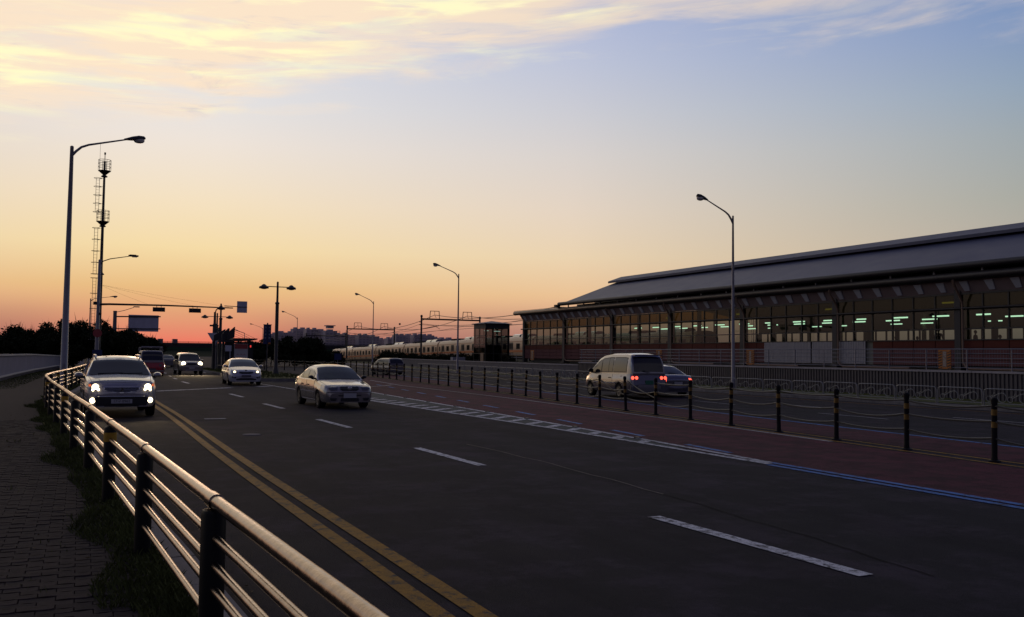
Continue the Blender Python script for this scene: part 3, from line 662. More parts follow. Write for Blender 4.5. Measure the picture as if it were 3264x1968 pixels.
# twin lamp posts
def twin_lamp(label, x, y, h, arm, rz=0., z0=.17):
    t = thing('twin_lamp_post', label, 'lamp post', (x, y, z0), rz, 'dark twin lamp posts on the traffic island')
    MB().lathe(0, 0, [(.36, 0), (.36, .06), (.24, .1), (.17, .55), (.14, .7), (.125, h * .76), (.16, h * .76 + .02), (.16, h * .76 + .12), (.085, h * .77 + .12), (.075, h), (.02, h + .05)], 12).build('pole', 'darkpole', t, 35)
    MB().tube([(-arm, 0, h - .35), (arm, 0, h - .35)], .032, 6).build('cross_arm', 'darksteel', t)
    for s in (-1, 1):
        hd = MB().lathe(s * arm, 0, [(.05, h - .18), (.12, h - .22), (.2, h - .3), (.33, h - .36), (.36, h - .44), (.34, h - .5), (.1, h - .5)], 14).build('lamp_head', 'darksteel', t, 35)
        MB().lathe(s * arm, 0, [(.22, h - .5), (.18, h - .54), (.05, h - .56)], 12).build('lens', 'lens', hd, 50)
    return t
twin_lamp('tallest dark twin lamp post on the grassy island in front of the apartment blocks', 13.1, 68.2, 6.85, 1.0)
twin_lamp('slim dark twin lamp post with the signboard arm, beside the bus shelter', 11.75, 88, 6.1, .35, R(80))
twin_lamp('lower dark twin lamp post behind the triangular sign', 13.0, 100, 5.7, 1.25)
t = thing('arm_sign', 'rectangular sign back on a thin arm above the bus shelter', 'sign', (11.95, 87.7, .17))
MB().tube([(.06, 0, 5.92), (1.25, 0, 5.88)], .035, 6).build('arm', 'darksteel', t); MB().box(1.66, .06, 5.86, .92, .04, 1.08).build('sign_panel', 'signback', t); MB().box(1.66, .02, 5.86, .92, .05, .05).build('stiffener', 'darksteel', t)
t = thing('signal_post', 'dark post with a hooked top arm next to the triangular sign', 'signal post', (11.15, 87.4, .17))
MB().lathe(0, 0, [(.2, 0), (.17, 4.2), (.12, 4.25), (.1, 5.3)], 10).build('pole', 'darkpole', t, 40); MB().tube([(0, 0, 5.2), (.1, 0, 5.5), (.35, 0, 5.75), (.62, 0, 5.9)], .05, 6).build('hook_arm', 'darkpole', t)
MB().box(-.28, 0, 4.05, .3, .2, .16).build('camera', 'darksteel', t); MB().box(.42, 0, 3.2, .18, .16, 1.3).tube([(.42, 0, .0), (.42, 0, 3.9)], .06, 6).build('side_post', 'darkpole', t)
t = thing('give_way_sign', 'grey back of a downward pointing triangular sign on a post by the bus shelter', 'sign', (11.1, 86, .17))
MB().tube([(0, 0, 0), (0, 0, 3.3)], .04, 8).build('post', 'greypole', t)
MB().prism([(-.75, -.06, 3.35), (.55, -.06, 3.35), (-.05, -.06, 2.2)], (0, .03, 0)).build('sign_panel', 'signback', t)
t = thing('round_sign', 'round traffic sign on the dark post by the bus shelter', 'sign', (11.2, 86.6, .17))
MB().tube([(0, 0, 0), (0, 0, 3.2)], .04, 8).build('post', 'greypole', t); MB().tube([(.15, -.06, 2.95), (.15, -.03, 2.95)], .33, 18).build('sign_panel', 'signback', t)

# bus shelter on the island
t = thing('bus_shelter', 'dark bus shelter with upswept roof wings, a flat canopy and a red and white poster', 'bus shelter', (11.2, 80, .17))
for x, y in ((-.25, 0), (.55, 0), (1.9, 0), (-.25, 6), (.55, 6), (1.9, 6)): MB().box(x, y, 1.35, .16, .14, 2.7).build('column', 'roofdark', t)
MB().prism([(-.42, -.2, 2.62), (.1, -.2, 2.72), (.22, -.2, 3.62), (.1, -.2, 3.66), (-.4, -.2, 3.15)], (0, .12, 0)).build('roof_wing', 'roofdark', t)
MB().prism([(.0, -.45, 2.66), (.58, -.45, 2.86), (.62, -.45, 3.78), (.55, -.45, 3.76), (.05, -.45, 3.3)], (0, .12, 0)).build('roof_wing', 'roofdark', t)
MB().prism([(-.42, 5, 2.62), (.5, 5, 2.72), (.6, 5, 3.72), (-.4, 5, 3.15)], (0, .12, 0)).build('roof_wing', 'roofdark', t)
MB().box(-.15, -.3, 2.55, 1.2, .25, .16).build('fascia', 'roofdark', t)
MB().prism([(.5, -.4, 2.62), (2.0, -.4, 2.62), (2.5, -.4, 2.72), (2.5, -.4, 2.82), (2.0, -.4, 2.82), (.5, -.4, 2.82)], (0, 6.8, 0)).build('canopy', 'roofdark', t)
MB().box(1.2, -.05, 2.46, 1.5, .1, .12).build('fascia', 'roofdark', t)
MB().box(.25, .05, 1.4, .75, .06, 2.6).build('side_panel', 'trim', t)
MB().box(2.0, .2, 1.4, .42, .5, 2.4).build('ticket_kiosk', 'trim', t)
MB().tube([(.62, -.4, 3.5), (.75, -.4, 3.46), (1.4, -.4, 3.25), (1.42, -.4, 2.8)], .03, 5).build('lamp_bracket', 'greypole', t)
for k in range(4): MB().tube([(.6, -.2, 3.6 - k * .2), (2.3 - k * .4, -.2, 2.83)], .012, 4).build('stay_cable', 'wire', t)
ad_ = MB().box(1.2, -.1, 1.25, 1.12, .06, 2.2).build('poster_board', 'signwhite', t)
MB().box(1.2, -.136, 2.12, 1.06, .012, .4).build('red_band', 'signred', ad_)
text('lettering', '▪▪▪▪▪▪', .16, ad_, (1.2, -.14, 1.83), (R(90), 0, 0), 'signred')
text('lettering', 'ᄉᄏᄉ', .3, ad_, (1.2, -.137, 1.35), (R(90), 0, 0), 'signred'); text('lettering', 'α', .62, ad_, (1.3, -.137, .95), (R(90), 0, 0), 'signred')
MB().box(1.98, -.2, 2.2, .26, .12, .42).build('signal_box', 'trim', t); MB().box(1.96, -.27, 2.14, .1, .02, .18).build('red_man', 'redman', t)
MB().box(.1, -.5, 1.95, .5, .04, .5).tube([(.25, -.5, 0), (.25, -.5, 1.75)], .03, 6).build('stop_flag', 'signback', t)
MB().box(-.1, 3, .45, .3, 2.5, .06).build('bench', 'trim', t)
t = thing('stop_sign_box', 'tall blue double-faced bus stop sign box on a slim pole', 'sign', (14.35, 78.7, .17))
MB().tube([(0, 0, 0), (0, 0, 4.15)], .06, 8).build('post', 'darkpole', t)
b = MB().box(-.17, 0, 3.15, .3, .14, 1.62).box(.17, 0, 3.15, .26, .14, 1.62).box(0, 0, 3.99, .68, .18, .06).build('sign_box', 'signblue', t)
MB().box(.17, -.075, 2.42, .2, .012, .16).build('orange_mark', 'orange', b)
for x, s in ((-.17, '버스정류'), (.17, '시내방면')):
    for k, ch in enumerate(s): text('lettering', ch, .17, b, (x, -.075, 3.75 - k * .3), (R(90), 0, 0), 'signwhite')
t = thing('small_blue_sign', 'small square blue sign on a short post below the far end of the train', 'sign', (31.2, 120, .1))
MB().tube([(0, 0, 0), (0, 0, 1.5)], .05, 6).build('post', 'greypole', t); MB().box(0, -.06, 1.25, .95, .04, .85).build('sign_panel', 'signblue', t)
t = thing('utility_cabinet', 'grey utility cabinet beside the foot of the lift tower', 'cabinet', (38.6, 95.5, .13))
MB().box(0, 0, .75, 1.5, .7, 1.3).box(0, 0, .06, 1.6, .8, .12).build('body', 'cabinet', t); MB().box(.32, -.36, .9, .55, .03, .85).build('door', 'cabinet', t)
for k in range(3): MB().box(-.35, -.37, .5 + k * .3, .55, .03, .16).build('louvre', 'signwhite', t)

# ------------------------------------------------------------------ rope fence on the median
rf = thing('rope_fence', 'median rope fence of black posts with yellow bands and three sagging ropes', 'rope fence', (FENX(11.1), 11.1, 0))
fp = along(FENX, 4.7, 76, 2.12); fp += [(22.0, 80), (21.9, 82.2), (21.6, 84.4), (21.2, 86.6), (20.8, 88.8), (20.3, 91), (19.8, 93.2), (19.2, 95.3), (18.6, 97.4), (17.9, 99.5), (17.1, 101.5)]
fp[-11:-11] = [(21.95, 77.9)]
fm = MB().lathe(0, 0, [(.11, 0), (.11, .025), (.058, .04), (.05, .1), (.048, 1.02), (.057, 1.05), (.057, 1.12), (.03, 1.15)], 12).mesh('post', 'bollard', 40)
bm_ = MB().lathe(0, 0, [(.0515, 0), (.0515, .105)], 12).mesh('yellow_band', 'reflyellow')
tops = []
for x, y in fp:
    o = link('post', fm, rf, (x - rf.location.x, y - rf.location.y, 0)); o.rotation_euler = (random.gauss(0, .018), random.gauss(0, .022), random.random() * 6)
    link('yellow_band', bm_, o, (0, 0, .83)); link('yellow_band', bm_, o, (0, 0, .61)); tops.append(o)
for i in range(len(fp) - 1):
    a, b = tops[i], tops[i + 1]
    for k, z in enumerate((1.0, .72, .42)):
        za = z; zb = z
        if k == 0 and fp[i][1] < 26.4 and fp[i + 1][1] > 24.5 and fp[i][1] > 22.5: zb, za = 1.0, .52
        sg = .03 + .07 * random.random(); pts = []
        A = a.location + Vector((math.sin(a.rotation_euler.y) * za, -math.sin(a.rotation_euler.x) * za, za)); B = b.location + Vector((math.sin(b.rotation_euler.y) * zb, -math.sin(b.rotation_euler.x) * zb, zb))
        for s in range(9):
            u = s / 8; p = A.lerp(B, u); p.z -= 4 * sg * u * (1 - u); pts.append(p)
        MB().tube(pts, .019, 6).build('rope', 'ropemat', rf, 60)

# ------------------------------------------------------------------ ornamental railing along the far kerb
of = thing('ornamental_railing', 'low grey ornamental railing of hooped panels with ring and scroll motifs along the kerb', 'railing', (ORNX(21), 21, .13))
op = along(ORNX, 9, 100, 2.0)
def motif():
    m = MB()
    m.tube([(0, .17 * math.cos(a), .34 + .17 * math.sin(a)) for a in [j * math.pi / 8 for j in range(17)]], .014, 5, cap=False)
    m.tube([(0, .52 + .1 * math.cos(a), .28 + .1 * math.sin(a)) for a in [j * math.pi / 6 for j in range(13)]], .012, 5, cap=False)
    m.tube([(0, .1, .5), (0, .44, .32)], .018, 5); m.tube([(0, .3, .52), (0, .36, .42), (0, .48, .37)], .01, 4)
    return m.mesh('scroll_motif', 'ornament')
mo = motif()
pnl = MB(); Ln = 1.93
pts = [(0, .0, -.13), (0, .0, .5), (0, .03, .6), (0, .12, .64)] + [(0, y, .645) for y in (.5, 1.0, 1.5)] + [(0, Ln - .12, .64), (0, Ln - .03, .6), (0, Ln, .5), (0, Ln, -.13)]
pnl.tube(pts, .022, 6); pnl.tube([(0, 0, .12), (0, Ln, .12)], .016, 5)
pnl = pnl.mesh('railing_panel', 'ornament', 60)
for i in range(len(op) - 1):
    (x0, y0), (x1, y1) = op[i], op[i + 1]; rz = -math.atan2(x1 - x0, y1 - y0)
    p = link('railing_panel', pnl, of, (x0 - of.location.x, y0 - 21, 0), rz)
    if y0 < 75:
        for k in (.36, 1.2): link('scroll_motif', mo, p, (0, k, 0))

# ------------------------------------------------------------------ corrugated wall, mesh fence with warning plates
cw = thing('corrugated_wall', 'long dark corrugated wall with a pale coping below the station', 'wall', (33.6, 21, .1))
def corr(n, pitch, z1):
    m = MB(); rows = []
    for k in range(n):
        y = k * pitch
        for dy, dx in ((0, 0), (.34, 0), (.42, -.05), (.92, -.05)): rows.append([(dx, y + dy * pitch, -.1), (dx, y + dy * pitch, z1)])
    rows.append([(0, n * pitch, -.1), (0, n * pitch, z1)])
    return m.grid(rows).mesh('corrugated_sheet', 'corrugated')
cm = corr(16, .1875, 1.18)
for k in range(14): link('corrugated_sheet', cm, cw, (0, 7 + k * 3.0 - 1.0 - 8, 0)).location.y = (20 + k * 3.0) - 21 - 3
for k in range(14): 
    y = 20 + k * 3.0 - 3; MB().box(.03, y - 21 + 1.5, 1.235, .26, 2.99, .09).build('coping', 'coping', cw)
lw = thing('plain_wall', 'plain grey retaining wall with pale coping running past the lift tower', 'wall', (33.6, 62, .1))
ly = [59.05, 62, 70, 80, 90, 100, 115, 130]
MB().grid([[(WALLX(y) - 33.6 + .1, y - 62, 1.0), (WALLX(y) - 33.6 - .05, y - 62, 1.0), (WALLX(y) - 33.6 - .05, y - 62, -.1)] for y in ly]).build('wall_face', 'concrete', lw)
MB().grid([[(WALLX(y) - 33.6 + .14, y - 62, 1.003), (WALLX(y) - 33.6 + .14, y - 62, 1.08), (WALLX(y) - 33.6 - .1, y - 62, 1.08), (WALLX(y) - 33.6 - .1, y - 62, 1.003)] for y in ly]).build('coping', 'coping', lw)
mf = thing('mesh_fence', 'low wire fence with slim posts standing on the coping of the corrugated wall', 'fence', (33.65, 21, 1.38))
for k in range(21):
    y = 18.2 + k * 2.03; MB().tube([(0, y - 21, 0), (0, y - 21, .92)], .025, 6).build('post', 'meshsteel', mf)
for z in (.12, .32, .52, .72, .9): MB().tube([(-.02, -4, z), (-.02, 38, z)], .013 if z < .9 else .02, 4).build('wire', 'meshsteel', mf)
m = MB()
for k in range(330):
    y = -3.5 + k * .125; m.add([(-.03, y - .004, .1), (-.03, y + .004, .1), (-.03, y + .004, .9), (-.03, y - .004, .9)], [(0, 1, 2, 3)])
stuff(m.build('mesh_wires', 'meshsteel', mf))
for i, (y, lb) in enumerate(((27.0, 'orange striped warning plate beside the brown downpipe of the widest bay'), (39.9, 'orange striped warning plate at the edge of the grey louvred section'), (48.7, 'orange striped warning plate beside the street lamp at the wall'), (66.8, 'orange striped warning plate above the van roof front'))):
    if i == 0: y = 27.35
    t = thing('warning_plate', lb, 'warning plate', (33.58, y, 1.42), 0, 'striped warning plates on the mesh fence')
    MB().box(0, 0, .42, .02, .62, .82).build('plate', 'orange', t)
    for sd_ in (-1, 1):
        for k in range(7):
            z = .03 + k * .118; yc = sd_ * .22
            MB().prism([(-.0125, yc - .085, z), (-.0125, yc - .085, z + .05), (-.0125, yc + .085, min(.82, z + .05 - .1 + .1 + .06) - .115), (-.0125, yc + .085, max(.01, z - .055))], (-.003, 0, 0)).build('stripe', 'trim', t)
    MB().box(-.012, 0, .42, .006, .22, .68).build('text_panel', 'pipe', t)
    for k, ch in enumerate('접근금지'): text('lettering', ch, .17, t, (-.017, 0, .67 - k * .165), (R(90), 0, R(-90)), 'signwhite')

# ------------------------------------------------------------------ station hall
st = thing('station_hall', 'long railway station hall with a dark metal roof, red wall panels and lit windows', 'station', (48, 58, 0))
BAY = 9.93; YB = [18.2 + BAY * k for k in range(9)]           # column lines, the last is the far end
def sp(mb, name, m, smooth=0, parent=None): return mb.build(name, m, parent or st, smooth)
def Q(x, y, z): return (x - 48, y - 58, z)
span = BAY / 6
glz = {}
def plate_mesh(key, m, dx, ly, lz, bev=.02):
    return MB().add([(0, 0, 0), (0, ly, 0), (0, ly, lz), (0, 0, lz), (-dx, bev, bev), (-dx, ly - bev, bev), (-dx, ly - bev, lz - bev), (-dx, bev, lz - bev)],
                    [(4, 7, 6, 5), (0, 4, 5, 1), (1, 5, 6, 2), (2, 6, 7, 3), (3, 7, 4, 0)]).mesh(key, m)
red = plate_mesh('wall_panel', 'redpanel', .04, span - .02, .47); pink = [plate_mesh('wall_panel', 'pinkpanel', .035, span - .02, .345) for _ in range(1)][0]
g_low = MB().box(0, span / 2, .3, .012, span - .06, .6).mesh('pane', 'glass'); g_mid = MB().box(0, span / 2, .57, .012, span - .06, 1.12).mesh('pane', 'glass'); g_top = MB().box(0, span / 2, .41, .012, span - .06, .82).mesh('pane', 'glasstop')
brk = MB().add([(-.53, 0, .6), (-.53, .56, .6), (-.14, .46, .04), (-.14, .1, .04), (-.4, 0, .62), (-.4, .56, .62), (-.02, .46, .06), (-.02, .1, .06)], [(0, 1, 2, 3), (7, 6, 5, 4), (0, 4, 5, 1), (1, 5, 6, 2), (2, 6, 7, 3), (3, 7, 4, 0)]).mesh('bracket', 'bracket')
mul = MB().box(0, 0, 4.4, .12, .08, 2.78).mesh('mullion', 'mullion')
for b in range(8):
    y0 = YB[b]
    for k in range(6):
        y = y0 + k * span; yl = y - 58
        grey = 45.4 < y + span / 2 < 55.3
        if not grey:
            link('wall_panel', red, st, (0, yl + .01, 2.54))
            for j in range(3): link('wall_panel', pink, st, (0, yl + .01, 1.47 + j * .355))
        link('pane', g_low, st, (0, yl, 3.07)); link('pane', g_mid, st, (0, yl, 3.74)); link('pane', g_top, st, (0, yl, 4.96))
        if k: link('mullion', mul, st, (0, yl, 0))
        link('bracket', brk, st, (0, yl + span * .4, 5.92))
    sp(MB().box(.1, y0 - 58, 3.4, .5, .42, 6.6).box(.1, y0 - 58, .6, .8, .9, 1.2), 'column', 'column')
    pp = [Q(46.95, y0 - .45, 6.6), Q(47.05, y0 - .45, 6.3), Q(47.5, y0 - .45, 5.7), Q(47.72, y0 - .45, 5.3), Q(47.75, y0 - .45, 5.0), Q(47.75, y0 - .45, 1.75), Q(47.75, y0 - .6, 1.45), Q(47.75, y0 - .9, 1.3), Q(47.75, y0 - 6.5, 1.27)]
    sp(MB().tube(pp, .07, 8), 'downpipe', 'pipe', 60)
sp(MB().box(.1, YB[8] - 58, 3.4, .5, .42, 6.6), 'column', 'column')
ym, yl_ = (YB[0] + YB[8]) / 2 - 58, YB[8] - YB[0]
for z, h in ((3.04, .07), (3.7, .08), (4.9, .12), (5.82, .1)): sp(MB().box(-.02, ym, z, .14, yl_, h), 'transom', 'mullion')
sp(MB().tube([Q(47.75, YB[0], 4.93), Q(47.75, YB[8] + .4, 4.93)], .07, 8), 'conduit', 'mullion', 60)
sp(MB().box(.12, ym, 2.25, .1, yl_, 1.58), 'wall_core', 'inwall')
lou = MB()
for k in range(33): lou.box(-.02, .06 + k * .15, .76, .05, .1, 1.52)
lou.box(.0, 2.48, .76, .02, 4.96, 1.52)
for z in (.2, .46, .72, .98, 1.24): lou.box(-.045, 2.48, z, .02, 4.96, .02)
lou = lou.mesh('louvre_screen', 'louvre')
for y in (45.25, 50.35): link('louvre_screen', lou, st, (-.06, y - 58, 1.49))
# canopy
ye0, ye1 = YB[0] - 58, 97.9 - 58
sp(MB().grid([[(-.02, y, 5.88), (-.52, y, 6.6), (-.75, y, 6.64)] for y in (ye0, ye1)], flip=True), 'soffit', 'soffit')
sp(MB().tube([(-.82, ye0, 6.82), (-.82, ye1 + .75, 6.82), (-.82, ye1 + .9, 6.82)], [.235, .235, .16], 14), 'gutter', 'gutter', 60)
sp(MB().add([(-.82, ye0, 7.02), (-.82, ye1, 7.02), (.4, ye1, 7.05), (.4, ye0, 7.05), (-.52, ye1, 6.59), (0, ye1, 5.87), (.4, ye1, 5.88)], [(0, 1, 2, 3)[::-1], (1, 4, 5, 6, 2)]), 'canopy_deck', 'gutter')
sp(MB().box(1.2, (ye0 + 29) / 2, 7.2, .1, 29 - ye0, .5), 'clerestory_wall', 'roofdark')
for k in range(22): sp(MB().box(-.75, 27.5 - k * 3.31, 7.2, .1, .1, .42), 'roof_post', 'louvre')
# main roof, end at y = 87
r1 = 87 - 58
prof = [(-1.0, 7.42), (6.2, 10.12), (6.8, 10.32)]
sp(MB().grid([[(x, y, z) for x, z in prof] for y in (ye0, r1)]).grid([[(x, y, z - .14) for x, z in prof] for y in (ye0, r1)], flip=True).add([(x, r1, z) for x, z in prof] + [(x, r1, z - .14) for x, z in prof], [(0, 1, 4, 3), (1, 2, 5, 4)]), 'roof', 'roofmetal')
sp(MB().tube([(-1.08, ye0, 7.42), (-1.08, r1 + .05, 7.42)], .2, 12), 'eave_pipe', 'gutter', 60)
sp(MB().add([(5.3, r1 + .3, 9.98), (5.3, ye0, 9.98), (5.3, ye0, 10.2), (5.3, r1 + .3, 10.2), (7.0, r1 + .3, 10.8), (7.0, ye0, 10.8), (7.0, r1 + .3, 10.5), (7.0, ye0, 10.5), (9.5, ye0, 10.82), (9.5, r1 + .3, 10.82), (9.5, ye0, 10.5), (9.5, r1 + .3, 10.5)],
             [(0, 1, 2, 3), (3, 2, 5, 4), (4, 5, 8, 9), (0, 6, 7, 1), (0, 3, 4, 6), (6, 4, 9, 11), (6, 11, 10, 7), (9, 8, 10, 11)]), 'ridge_cap', 'roofmetal')
sp(MB().grid([[(9.2, y, 10.3), (28, y, 6.6)] for y in (ye0, r1)]).grid([[(9.2, y, 10.16), (28, y, 6.46)] for y in (ye0, r1)], flip=True), 'roof', 'roofmetal')
sp(MB().grid([[(.5, y, 6.9), (6.5, y, 8.6), (9, y, 8.6), (24, y, 6.4)] for y in (ye0, r1)], flip=True), 'ceiling', 'ceilmat')
sp(MB().box(-1.2, r1 + .2, 7.2, .5, .5, .3).box(-.6, r1 + .4, 7.1, 1.0, .3, .12), 'eave_bracket', 'roofdark')
sp(MB().tube([(-1.2, r1 + .3, 7.05), (-1.4, ye1 - .2, 7.04)], .02, 4), 'edge_cable', 'wire')
# platforms and far side
sp(MB().box(6.3, ym, 1.5, 10.6, yl_, 1.1), 'platform', 'platform')
sp(MB().box(21.5, (ye0 + 30) / 2, 1.5, 5, 30 - ye0, 1.1), 'platform', 'platform')
fw = MB().box(24, (ye0 + 26) / 2, 2.7, .15, 26 - ye0, 1.7).box(24, (ye0 + 26) / 2, 5.6, .15, 26 - ye0, 1.9)
for k in range(52): fw.box(24, 25.8 - k * 1.32, 4.1, .14, .12 if k % 3 else .45, 1.15)
sp(fw, 'far_side_wall', 'inwall')
for y in YB:
    if y < 88: sp(MB().lathe(3.2, y - 58, [(.2, 2.04), (.2, 7.4)], 12).lathe(20.5, y - 58, [(.2, 2.04), (.2, 7.0)], 12), 'inner_column', 'inwall', 40)
for k in range(19):
    y = 19.5 + k * 3.35
    a = MB().box(4.4, y - 58, 4.78, .1, 1.25, .09).build('strip_light', 'tube', st); MB().box(4.4, y - 58, 4.86, .14, 1.3, .06).tube([(4.4, y - 58, 4.88), (4.4, y - 58, 7.6)], .015, 4).build('fixture', 'mullion', a)
    if k % 2 == 0 or k > 8: MB().box(8.3, y - 57.2, 4.8, .1, 1.25, .09).build('strip_light', 'tube', st)
    if k % 3 != 1: MB().box(20.2, y - 57, 5.1, .1, 1.25, .09).build('strip_light', 'tube', st)
for y in YB[1:8]: MB().box(.9, y - 58 + 1.3, 5.4, .09, 1.15, .1).build('strip_light', 'tubewarm', st)

# ------------------------------------------------------------------ lift tower
lt = thing('lift_tower', 'square dark glass lift tower with a shallow pyramid roof in front of the train', 'lift tower', (45, 102.4, .1))
w, l, h = 3.25, 3.6, 5.55
for x, y in ((.08, .08), (w - .08, .08), (w - .08, l - .08), (.08, l - .08)): MB().box(x, y, h / 2, .2, .2, h).build('corner_post', 'mullion', lt)
MB().box(w / 2, l / 2, h - .28, w + .02, l + .02, .55).build('head_band', 'roofdark', lt); MB().box(w / 2, l / 2, .45, w + .02, l + .02, .9).build('plinth', 'roofdark', lt)
MB().add([(-.25, -.25, h), (w + .25, -.25, h), (w + .25, l + .25, h), (-.25, l + .25, h), (-.25, -.25, h + .08), (w + .25, -.25, h + .08), (w + .25, l + .25, h + .08), (-.25, l + .25, h + .08), (w / 2, l / 2, h + .42)],
         [(3, 2, 1, 0), (0, 1, 5, 4), (1, 2, 6, 5), (2, 3, 7, 6), (3, 0, 4, 7), (4, 5, 8), (5, 6, 8), (6, 7, 8), (7, 4, 8)]).build('roof', 'roofmetal', lt)
for z in (1.9, 3.0, 4.1): MB().box(w / 2, 0, z, w, .1, .07).box(0, l / 2, z, .1, l, .07).build('transom', 'mullion', lt)
for k in (1, 2): MB().box(w * k / 3, 0, h / 2, .07, .1, h - .9).build('mullion', 'mullion', lt)
MB().box(0, l / 2, h / 2, .1, .07, h - .9).build('mullion', 'mullion', lt)
for k in range(3):
    for z0, z1 in ((.92, 1.86), (1.94, 2.96), (3.04, 4.06), (4.14, 4.98)): MB().box(w * (k + .5) / 3, -.02, (z0 + z1) / 2, w / 3 - .1, .015, z1 - z0).build('pane', 'liftglass', lt)
for z0, z1 in ((.92, 2.96), (3.04, 4.98)):
    for k in range(2): MB().box(-.02, l * (k + .5) / 2, (z0 + z1) / 2, .015, l / 2 - .1, z1 - z0).build('pane', 'liftglass', lt)
MB().box(w / 2, l / 2, 1.8, 1.9, 2.0, 2.3).build('lift_car', 'roofdark', lt)
for k in range(2): MB().box(w / 2 + (.8 if k else -.4), l - .3, 2.8, .1, .1, 4.6).build('guide_rail', 'mullion', lt)
MB().box(w - .9, l / 2, 4.7, .9, .08, .06).box(.9, l / 2, 4.75, .6, .08, .05).build('strip_light', 'tube', lt)
MB().box(-.04, .9, 1.0, .04, .9, 1.9).build('door', 'pipe', lt)

# ------------------------------------------------------------------ train
tn_ = thing('commuter_train', 'long pale commuter train with an orange stripe standing behind the lift tower', 'train', (60, 80, 1.0))
def carriage_mesh():
    sec = [(.12, .75), (0, .95), (0, 2.9), (.12, 3.3), (.45, 3.58), (1.0, 3.7), (1.56, 3.74), (2.12, 3.7), (2.67, 3.58), (3.0, 3.3), (3.12, 2.9), (3.12, .95), (3.0, .75)]
    m = MB().grid([[(x, y, z) for x, z in sec] for y in (.25, 19.3)]); n = len(sec)
    m.add([(x, .25, z) for x, z in sec], [tuple(range(n))]); m.add([(x, 19.3, z) for x, z in sec], [tuple(range(n))[::-1]]); return m.mesh('carriage', 'train', 35)
cmh = carriage_mesh()
win = MB().box(-.004, 0, 2.2, .03, 1.25, .85).mesh('window', 'trainglass'); winF = MB().box(-.0, 0, 2.2, .03, 1.4, 1.0).mesh('window_frame', 'train'); swin = MB().box(-.004, 0, 2.2, .03, .5, .8).mesh('window', 'trainglass')
dr = MB().box(.0, 0, 1.82, .035, 1.35, 1.95).box(-.012, -.32, 2.2, .03, .42, .75, 0, 1).box(-.012, .32, 2.2, .03, .42, .75, 0, 1).mesh('door', ['traindoor', 'trainglass'])
stp = MB().box(-.004, 9.77, 1.46, .03, 19.05, .32).mesh('stripe', 'trainstripe'); stp2 = MB().box(-.002, 9.77, 2.95, .03, 19.05, .05).mesh('stripe', 'trainstripe')
ac = MB().prism([(.75, 0, 3.6), (.9, 0, 3.98), (1.2, 0, 4.1), (1.95, 0, 4.1), (2.25, 0, 3.98), (2.4, 0, 3.6)], (0, 2.4, 0)).mesh('roof_unit', 'pw_silver', 40)
acd = MB().prism([(.7, 0, 3.6), (.8, 0, 3.95), (2.3, 0, 3.95), (2.4, 0, 3.6)], (0, 3.6, 0)).mesh('roof_unit', 'trainunder')
und = MB().box(1.5, 9.8, .5, 2.7, 18.6, .55).mesh('underframe', 'trainunder'); gng = MB().box(1.5, -.02, 2.1, 1.5, .5, 2.4).mesh('gangway', 'trainunder')
bog = MB()
for y in (2.2, 4.3, 15.2, 17.3): bog.tube([(.55, y, .43), (.72, y, .43)], .43, 14)
bog = bog.box(.65, 3.25, .5, .2, 3, .25).box(.65, 16.25, .5, .2, 3, .25).mesh('bogie', 'trainunder')
for c in range(8):
    ya_ = 80 + c * 19.6; p = link('carriage', cmh, tn_, (0, c * 19.6, TZ(ya_) - 1.0)); p.rotation_euler = (math.atan2(TZ(ya_ + 19.6) - TZ(ya_), 19.6), 0, 0)
    for y in (2.6, 7.4, 12.2, 17.0): link('door', dr, p, (0, y, 0))
    for y in (5.0, 9.8, 14.6): link('window', win, p, (0, y, 0))
    for y in (.95, 18.6): link('window', swin, p, (0, y, 0))
    link('stripe', stp, p); link('stripe', stp2, p); link('underframe', und, p); link('bogie', bog, p)
    for y in (3.2, 6.2): link('roof_unit', ac, p, (0, y, 0))
    link('roof_unit', acd, p, (0, 11, 0))
    if c: link('gangway', gng, p)
    if c in (2, 4):
        pg = MB(); 
        for x in (.9, 2.2): pg.tube([(x, 15.2, 3.9), (x - .1, 16.2, 4.5), (x, 15.2, 5.1)], .03, 5)
        pg.tube([(.5, 15.2, 5.15), (2.6, 15.2, 5.15)], .035, 5).tube([(.6, 15.5, 5.15), (2.5, 15.5, 5.15)], .03, 5).tube([(.9, 15.2, 5.1), (2.2, 15.2, 4.4)], .02, 4).tube([(2.2, 15.2, 5.1), (.9, 15.2, 4.4)], .02, 4).box(1.55, 15.3, 3.85, 1.8, 1.6, .15).build('pantograph', 'trainunder', p)
for x in (.45, 2.65): MB().box(x, .22, 2.05, .3, .06, .2).build('tail_light', 'tailglow', tn_)
MB().box(1.55, .22, 2.5, 2.6, .05, 1.0).build('end_window', 'trainglass', tn_)

# low railing along the track in front of the train
t = thing('trackside_railing', 'thin pale railing along the track below the train, beside the lift tower', 'railing', (57, 98.5, 1.0))
for z in (.5, .95): MB().tube([(0, 0, z), (0, 52, z)], .03, 5).build('rail', 'coping', t)
for k in range(14): MB().tube([(0, k * 4, 0), (0, k * 4, .95)], .03, 5).build('post', 'coping', t)

